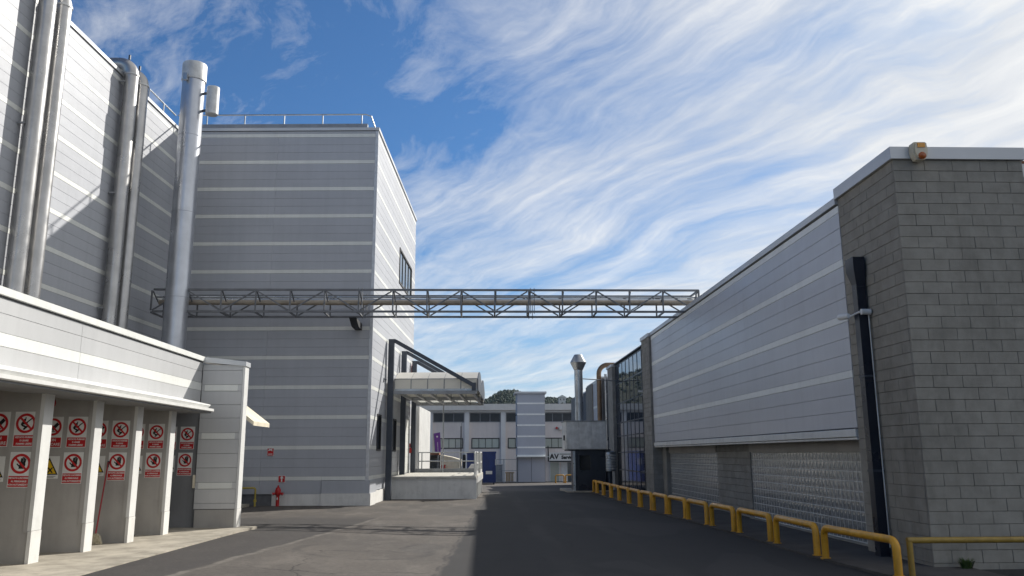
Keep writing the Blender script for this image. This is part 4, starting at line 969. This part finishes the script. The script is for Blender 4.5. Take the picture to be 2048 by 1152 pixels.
# ------------------------------------------------------------------ yellow hoop guards
HO = [((5.97, 17.11), (5.97, 15.07)), ((5.92, 19.43), (5.97, 17.49)), ((5.80, 21.30), (5.88, 19.72)), ((5.70, 23.35), (5.77, 21.68)), ((5.61, 25.30), (5.70, 23.70)), ((5.50, 27.05), (5.57, 25.52)),
      ((5.40, 28.70), (5.47, 27.28)), ((5.37, 30.75), (5.39, 28.98)), ((5.35, 32.85), (5.37, 31.05)), ((5.34, 34.85), (5.35, 33.15)), ((5.33, 36.95), (5.34, 35.2)), ((5.32, 39.0), (5.33, 37.3)), ((5.30, 40.3), (5.32, 39.35)),
      ((5.96, 14.68), (6.15, 12.5))]
def hoop(a_, b_, label, group, r=.061, h=.555, nm='hoop_guard'):
    za, zb = gz(*a_), gz(*b_); A_, B_ = Vector((a_[0], a_[1], za)), Vector((b_[0], b_[1], zb)); d = (B_-A_); d.z = 0; d.normalize(); c = .13; up = Vector((0, 0, 1))
    t_ = thing(nm, label, 'guard rail', (A_+B_)/2, group=group)
    pts = [A_-up*.1, A_+up*(h-c)] + [A_ + up*(h-c) + up*c*math.sin(q) + d*c*(1-math.cos(q)) for q in (.4, .8, 1.2)] + [A_+up*h+d*c, B_+up*h-d*c] + [B_ + up*(h-c) + up*c*math.cos(q) - d*c*(1-math.sin(q)) for q in (.4, .8, 1.2)] + [B_+up*(h-c), B_-up*.1]
    mb = MB(); mb.tube(pts, r, 14); mb.build('tube', 'yellow_paint', t_)
    for P in (A_, B_):
        mb = MB(); mb.tube([P+up*.03, P+up*.055], r+.025, 14); mb.build('foot_plate', 'yellow_paint', t_)
for i, (a_, b_) in enumerate(HO[:-1]): hoop(a_, b_, 'yellow steel hoop guard ' + ('in front of the larger glass block panel' if a_[1] < 23.5 else 'in front of the block pier between the glass block panels' if a_[1] < 28 else 'in front of the smaller glass block panel' if a_[1] < 34 else 'in front of the tall blue glass wall'), 'yellow hoop guards along the wall')
hoop(*HO[-1], 'yellow hoop guard beside the bare block corner at the end of the row', 'yellow hoop guards along the wall')
lr = thing('guard_rail', 'long straight yellow guard rail across the block end wall', 'guard rail', (8, 12.5, 0))
mb = MB(); mb.tube([(6.35, 12.55, .55), (11.5, 12.75, .52)], .045, 14); mb.build('tube', 'yellow_shaded', lr)
for x, y in ((6.38, 12.55), (9.9, 12.69), (11.4, 12.74)):
    mb = MB(); mb.tube([(x, y, -.1), (x, y, .53)], .045, 14); mb.build('post', 'yellow_shaded', lr)


# ------------------------------------------------------------------ booth with filter box and flue on the right
bo = thing('control_booth', 'dark glazed booth standing under the galvanised box beside the blue glass wall', 'booth', (5.2, 42.2, 0))
mb = MB(); mb.box(4.54, 6.05, 41.2, 43.2, -.1, 1.98); mb.build('booth_body', 'navy_metal', bo)
window(bo, '-y', 41.2, 4.70, 5.34, 1.0, 1.82, .05, .04, 'window', 1, 'dark_glass', 'navy_metal')
mb = MB(); mb.box(4.43, 4.535, 41.15, 41.32, -.1, 1.98); mb.build('corner_post', 'galv', bo)
mb = MB(); mb.box(4.05, 6.2, 40.7, 44.5, -.15, .06); mb.build('booth_plinth', 'concrete', bo)
ib = thing('air_intake', 'ribbed grey metal intake drum between booth and glass wall', 'intake', (6.3, 41.4, 1))
mb = MB(); mb.lathe((6.25, 41.5), [(.30, .98), (.34, 1.0), (.34, 1.82), (.32, 1.92), (.2, 1.98)], 24); mb.build('drum', 'galv', ib)
for k in range(6):
    mb = MB(); mb.lathe((6.25, 41.5), [(.342, 1.06+k*.13), (.362, 1.08+k*.13), (.362, 1.12+k*.13), (.342, 1.14+k*.13)], 24); mb.build('rib', 'galv_old', ib)
mb = MB(); mb.lathe((6.25, 41.5), [(.16, -.05), (.16, .98)], 16); mb.build('stand', 'dark_steel', ib)
fb = thing('filter_box', 'galvanised sheet metal filter box raised on the dark booth', 'filter box', (5.1, 42, 2.05))
mb = MB(); mb.box(4.10, 6.10, 41.05, 43.1, 2.05, 3.42); mb.build('casing', 'galv_old', fb)
for a0, a1 in ((4.10, 4.72), (4.72, 5.38), (5.38, 6.10)): piece('panel', fb, '-y', a0+.01, a1-.01, 41.05, 2.07, 3.40, .02, 'galv_old', .008)
for a0, a1 in ((41.06, 42.05), (42.05, 43.09)): piece('panel', fb, '-x', a0+.01, a1-.01, 4.10, 2.07, 3.40, .02, 'galv_old', .008)
mb = MB(); mb.box(4.05, 6.15, 41.0, 43.15, 3.425, 3.46); mb.build('lid', 'grey_steel', fb)
mb = MB(); mb.box(4.2, 6.3, 41.1, 43.1, 1.985, 2.045); mb.build('base_frame', 'black_plastic', fb)
mb = MB(); mb.box(4.02, 4.075, 41.6, 41.8, 2.5, 2.75); mb.build('junction_box', 'black_plastic', fb)
fl = thing('flue', 'galvanised flue with a double cone cowl rising from the filter box', 'flue', (4.88, 42.0, 3.46)); FC = (4.88, 42.0)
mb = MB(); mb.lathe(FC, [(.215, 3.462), (.215, 6.06)], 28); mb.build('flue_pipe', 'galv', fl)
for z in (3.9, 4.55, 5.25, 5.9):
    mb = MB(); mb.lathe(FC, [(.217, z-.02), (.232, z-.02), (.232, z+.02), (.217, z+.02)], 28); mb.build('joint_band', 'galv_old', fl)
mb = MB(); mb.lathe(FC, [(.20, 6.05), (.235, 6.08), (.415, 6.45), (.405, 6.49), (.20, 6.86), (.18, 6.86)], 28); mb.build('cowl', 'galv', fl, smooth=20)
mb = MB(); mb.tube([(5.08, 42.0, 5.62), (7.3, 43.5, 5.62)], .025, 8); mb.build('stay_rod', 'grey_steel', fl)
ed = thing('roof_duct', 'copper brown duct bending over the roof edge beyond the glass wall', 'duct', (7.0, 49.2, 0))
mb = MB(); mb.tube([(6.95, 49.2, .0), (6.95, 49.2, 6.55)] + bend((6.95, 49.2, 6.55), (0, 0, 1), (1, 0, 0), .55) + [(8.6, 49.2, 7.10)], .145, 20); mb.build('duct', 'copper', ed)
mb = MB(); mb.tube([(7.28, 48.7, .0), (7.28, 48.7, 6.5)], .08, 12); mb.build('drain_pipe', 'galv', ed)

# ------------------------------------------------------------------ far end of the yard
FY = 97.0; GZ = gz(0, FY)
far = thing('far_building', 'long two storey factory building with column bays closing the far end of the yard', 'building', (0, FY, GZ))
mb = MB(); mb.box(-75, 70, FY, FY+20, GZ-.5, 7.0); mb.build('wall', 'far_wall', far)
mb = MB(); mb.box(-75.2, 70.2, FY-.75, FY+20, 6.85, 7.58); mb.build('parapet', 'far_parapet', far)
mb = MB(); mb.box(-75, 70, FY-.35, FY-.001, 6.62, 6.845); mb.build('eaves_beam', 'far_column', far)
cols_ = [-1.95 + 4.25*k for k in range(-14, 15)]
for x in cols_:
    if -40 < x < 40:
        mb = MB(); mb.box(x-.27, x+.27, FY-.3, FY-.001, GZ-.5, 6.615); mb.build('column', 'far_column', far)
for i, x in enumerate(cols_[:-1]):
    if not -40 < x < 40: continue
    a0, a1 = x+.32, x+3.93
    window(far, '-y', FY, a0, a1, 5.5, 6.58, .07, .06, 'clerestory_window', 3, 'far_louver', 'grey_steel')
    window(far, '-y', FY, a0+.22, a1-.12, 2.48, 3.68, .10, .06, 'window', 4, 'pale_glass')
# lettered awning and doors of the workshop
sgn = thing('workshop_awning', 'white shop awning board with black AV lettering over the doors', 'awning', (9, FY-1, 1))
mb = MB(); mb.box(7.55, 13.2, FY-1.3, FY-1.22, 1.05, 1.98); mb.build('board', 'sign_white', sgn)
mb = MB(); mb.poly([(7.45, FY-1.35, .95), (7.45, FY-.32, .95), (7.45, FY-.32, 2.75)], (.1, 0, 0)); mb.build('awning_side', 'black_plastic', sgn)
mb = MB(); mb.box(7.56, 13.2, FY-1.35, FY-1.305, .90, 1.045); mb.build('valance', 'black_plastic', sgn)
mb = MB(); mb.box(8.75, 13.2, FY-1.33, FY-1.301, 1.76, 1.83); mb.build('rule', 'sign_black', sgn)
for body, size, x, z in (('AV', .80, 8.12, 1.50), ('Service', .52, 9.72, 1.42)):
    me = text_mesh(body, size, 'sign_black', bold=.03); o = bpy.data.objects.new('lettering', me); link(o, sgn); o.location = Vector((x, FY-1.31, z)) - ORG[sgn]
for i, (x0, x1, m_) in enumerate(((7.75, 8.75, 'pale_glass'), (9.1, 9.6, 'pvc_white'), (9.75, 10.6, 'window_glass'), (11.0, 12.0, 'pale_glass'))):
    mb = MB(); mb.box(x0, x1, FY-.06, FY-.002, GZ, .85); dd = mb.build('workshop_door', m_, far)
    mb = MB(); mb.box(x0-.08, x0, FY-.09, FY-.001, GZ, .93); mb.box(x1, x1+.08, FY-.09, FY-.001, GZ, .93); mb.build('door_frame', 'pvc_white', dd)
wl = thing('wall_sign', 'small white and red projecting sign on the far building wall', 'sign', (9.2, FY-.3, 4.5))
mb = MB(); mb.box(8.85, 9.35, FY-.34, FY-.28, 4.6, 5.0); mb.build('board', 'sign_white', wl); mb = MB(); mb.tube([(8.55, FY-.27, 4.8), (8.55, FY-.36, 4.8)], .13, 18); mb.build('disc', 'sign_red', wl)
mb = MB(); mb.box(8.45, 9.3, FY-.27, FY-.002, 4.76, 4.84); mb.build('bracket', 'grey_steel', wl)
# striped lift tower
tw = thing('lift_tower', 'square grey tower with pale stripes and double doors before the far building', 'tower', (4.9, 86, gz(4.9, 85))); TZ = gz(4.9, 85)
mb = MB(); mb.box(3.46, 6.30, 85.05, 88, TZ-.3, 7.95); mb.build('tower_core', 'joint_dark', tw)
st_ = [7.95, 6.95, 5.84, 4.73, 3.60, 2.49, 1.66]
for i in range(len(st_)-1):
    z1 = st_[i] - (.07 if i else 0); z0 = st_[i+1] + .07
    piece('panel', tw, '-y', 3.47, 6.29, 85.05, z0, z1, .04, 'tower_grey'); piece('stripe', tw, '-y', 3.44, 6.32, 85.05, st_[i+1]-.08, st_[i+1]+.08, .06, 'stripe_bright')
    piece('panel', tw, '-x', 85.06, 87.98, 3.46, z0, z1, .04, 'tower_grey')
    piece('panel', tw, '+x', 85.06, 87.98, 6.30, z0, z1, .04, 'tower_grey')
for a0, a1 in ((3.52, 4.86), (4.90, 6.26)): piece('door_leaf', tw, '-y', a0, a1, 85.05, TZ+.08, 1.52, .035, 'tower_grey')
mb = MB(); mb.box(3.2, 6.5, 84.8, 88.2, 7.96, 8.16); mb.build('tower_cap', 'coping', tw)
mb = MB(); mb.box(3.1, 6.6, 84.3, 85.0, 1.52, 1.58); mb.build('door_hood', 'stripe', tw)
# blue container
bc = thing('blue_container', 'dark blue steel waste container standing past the loading dock', 'container', (-.2, 73, gz(0, 72))); BZ = gz(0, 72)
mb = MB(); mb.box(-1.42, 1.06, 72.0, 78, BZ+.16, 2.02); mb.build('body', 'blue_paint', bc)
for k in range(5):
    x = -1.36+k*.58; mb = MB(); mb.box(x, x+.09, 71.93, 71.998, BZ+.2, 1.98); mb.build('rib', 'blue_paint', bc)
mb = MB(); mb.box(-1.46, 1.10, 71.9, 78.05, 1.90, 2.06); mb.build('top_rail', 'blue_paint', bc)
mb = MB(); mb.box(.2, .75, 71.91, 71.929, .15, .42); mb.build('label_plate', 'sign_white', bc)
mb = MB(); mb.box(1.0, 1.16, 71.85, 72.2, .9, 1.4); mb.build('hinge', 'galv', bc)
for x in (-1.2, .8):
    mb = MB(); mb.tube([(x, 72.1, BZ+.09), (x+.15, 72.1, BZ+.09)], .09, 12); mb.build('roller', 'rubber', bc)
# open shelter, cream skip, banner, lamp posts behind the dock
kk = thing('storage_shelter', 'small open shelter with rust red roof behind the dock railing', 'shelter', (-4.6, 67, gz(-4, 66))); KZ = gz(-4, 66)
mb = MB(); mb.box(-6.2, -3.5, 65.8, 69, 1.80, 1.95); mb.build('roof', 'rust_roof', kk)
for x in (-6.1, -4.75, -3.62):
    mb = MB(); mb.box(x, x+.09, 65.9, 66.0, KZ-.1, 1.795); mb.build('post', 'grey_steel', kk)
mb = MB(); mb.box(-6.1, -3.55, 68.8, 68.9, KZ-.1, 1.79); mb.build('rear_panel', 'plaster_dark', kk)
for i, (x, hh, m_) in enumerate(((-5.9, 1.3, 'rust_roof'), (-5.2, 1.0, 'grey_steel'), (-4.5, 1.5, 'far_louver'))):
    cr = MB(); cr.box(x, x+.62, 66.6, 67.5, KZ, KZ+hh); cr.box(x-.03, x+.65, 66.57, 67.53, KZ+hh, KZ+hh+.05); cr.top('storage_bin', m_, ('rust brown', 'grey', 'tall dark')[i] + ' storage bin inside the open shelter', 'bin', (x+.3, 67, KZ))
ck = MB(); ck.poly([(-3.42, 66.2, KZ-.1), (-1.95, 66.2, KZ-.1), (-1.80, 66.2, 1.40), (-2.5, 66.2, 1.62), (-3.42, 66.2, 1.80)], (0, 4, 0))
ck.top('cream_skip', 'cream', 'cream coloured sloping skip next to the rust roofed shelter', 'skip', (-2.6, 66.2, KZ))
rd = MB(); rd.box(-3.30, -3.0, 65.7, 66.1, KZ, .95); rd.box(-3.33, -2.97, 65.67, 66.13, .95, 1.02); rd.top('red_bin', 'red_paint', 'small red bin in front of the cream skip', 'bin', (-3.15, 65.9, KZ))
bn_ = thing('feather_banner', 'purple feather banner flag with white emblem near the far building', 'banner', (-3.85, 70, gz(-4, 70))); bz = gz(-4, 70)
mb = MB(); mb.tube([(-3.98, 70, bz), (-4.05, 70, 1.9), (-4.21, 70, 3.55)], .03, 8); mb.build('pole', 'grey_steel', bn_)
mb = MB(); mb.poly([(-3.96, 70, 1.1), (-3.62, 70, 1.15), (-3.58, 70, 2.4), (-3.66, 70, 3.66), (-4.20, 70, 3.56), (-4.05, 70, 2.0)], (0, .015, 0)); mb.build('flag', 'purple', bn_, smooth=0)
mb = MB(); ring_mesh(mb, -3.9, 3.3, 0.0, .075, 69.99); flat(mb, [(-3.80, 1.75), (-3.77, 1.75), (-3.84, 2.85), (-3.87, 2.85)], 69.992); o = mb.build('emblem', 'sign_white', bn_, smooth=0); front(o)
lp = thing('yard_lamp', 'thin black lamp post behind the dock railing', 'lamp post', (-1.77, 66, gz(-1.7, 66)))
mb = MB(); mb.tube([(-1.77, 65.4, KZ), (-1.77, 65.4, 4.0)], .045, 10); mb.build('pole', 'black_plastic', lp)
mb = MB(); mb.tube([(-1.77, 65.4, 3.7), (-1.72, 65.4, 4.25), (-1.55, 65.4, 4.35)], .022, 8); mb.build('lamp_arm', 'grey_steel', lp)
bl = MB(); bl.lathe((-1.50, 65.0), [(.11, KZ), (.11, 1.2), (.13, 1.25), (.13, 1.75), (.10, 1.82)], 16); bl.top('marker_post', 'black_plastic', 'short thick black post beside the thin lamp post', 'post', (-1.5, 65, KZ))
wc = thing('pale_cart', 'low pale cart with dark wheels parked by the blue container', 'cart', (-.75, 68.5, gz(0, 68)))
WZ = gz(0, 68)
mb = MB(); mb.poly([(-1.25, 68, .30), (-.15, 68, .30), (-.12, 68, .75), (-.35, 68, 1.0), (-1.0, 68, 1.05), (-1.25, 68, .7)], (0, 1.2, 0)); mb.build('body', 'pvc_white', wc)
for x in (-1.05, -.35):
    for y in (67.95, 69.15):
        mb = MB(); mb.tube([(x, y, WZ+.28), (x, y+.12, WZ+.28)], .28, 16); mb.build('wheel', 'rubber', wc)
mb = MB(); mb.box(-1.2, -.2, 68.2, 69.0, WZ+.3, .298); mb.build('chassis', 'black_plastic', wc)
# gate fence between container and tower, things behind it
fn = thing('mesh_gate', 'grey tubular gate with wire mesh between blue container and striped tower', 'gate', (2.2, 84, gz(2, 84))); fz = gz(2, 84)
for x in (1.15, 2.05, 3.35):
    mb = MB(); mb.tube([(x, 84, fz-.1), (x, 84, 1.35)], .04, 8); mb.build('gate_post', 'grey_steel', fn)
for z in (fz+.12, .2, 1.30):
    mb = MB(); mb.tube([(1.15, 84, z), (3.35, 84, z)], .025, 8); mb.build('gate_rail', 'grey_steel', fn)
for k in range(24):
    mb = MB(); x = 1.2+k*.09; mb.tube([(x, 84, fz+.12), (x, 84, 1.3)], .006, 5); mb.build('gate_wire', 'galv', fn)
cr = MB()
for k in range(5): cr.box(2.3+.16*k, 2.42+.16*k, 86.0, 86.06, fz, fz+.9)
cr.box(2.25, 3.15, 86.0, 87.0, fz+.9, fz+1.0); cr.top('wooden_crate', 'wood', 'slatted wooden crate behind the mesh gate', 'crate', (2.7, 86.5, fz))
gc = MB(); gc.box(1.2, 2.0, 87, 89, fz, .7); gc.box(1.15, 2.05, 86.95, 89.05, .7, .78); gc.top('grey_cabinet', 'grey_steel', 'grey metal cabinet behind the mesh gate', 'cabinet', (1.6, 88, fz))
for x0, x1 in ((6.9, 7.7), (7.85, 8.65), (8.8, 9.6)):
    hoop((x0, 80.0), (x1, 80.0), 'distant yellow hoop guard in front of the workshop doors', 'far yellow hoop guards', .06, .75)

# ------------------------------------------------------------------ the air of the valley
hz = MB(); hz.box(-920, 920, -305, 995, -3.0, 96)
hm = bpy.data.materials.new('haze'); hm.use_nodes = True; ht = hm.node_tree; ht.nodes.clear()
pv_ = ht.nodes.new('ShaderNodeVolumePrincipled'); pv_.inputs['Color'].default_value = (.66, .82, 1.0, 1); pv_.inputs['Density'].default_value = .00008
ho = ht.nodes.new('ShaderNodeOutputMaterial'); ht.links.new(pv_.outputs[0], ho.inputs['Volume']); MATS['haze'] = hm
hz.top('haze', 'haze', 'thin blue haze filling the valley air', 'haze', (0, 0, 0), kind='stuff', smooth=0)
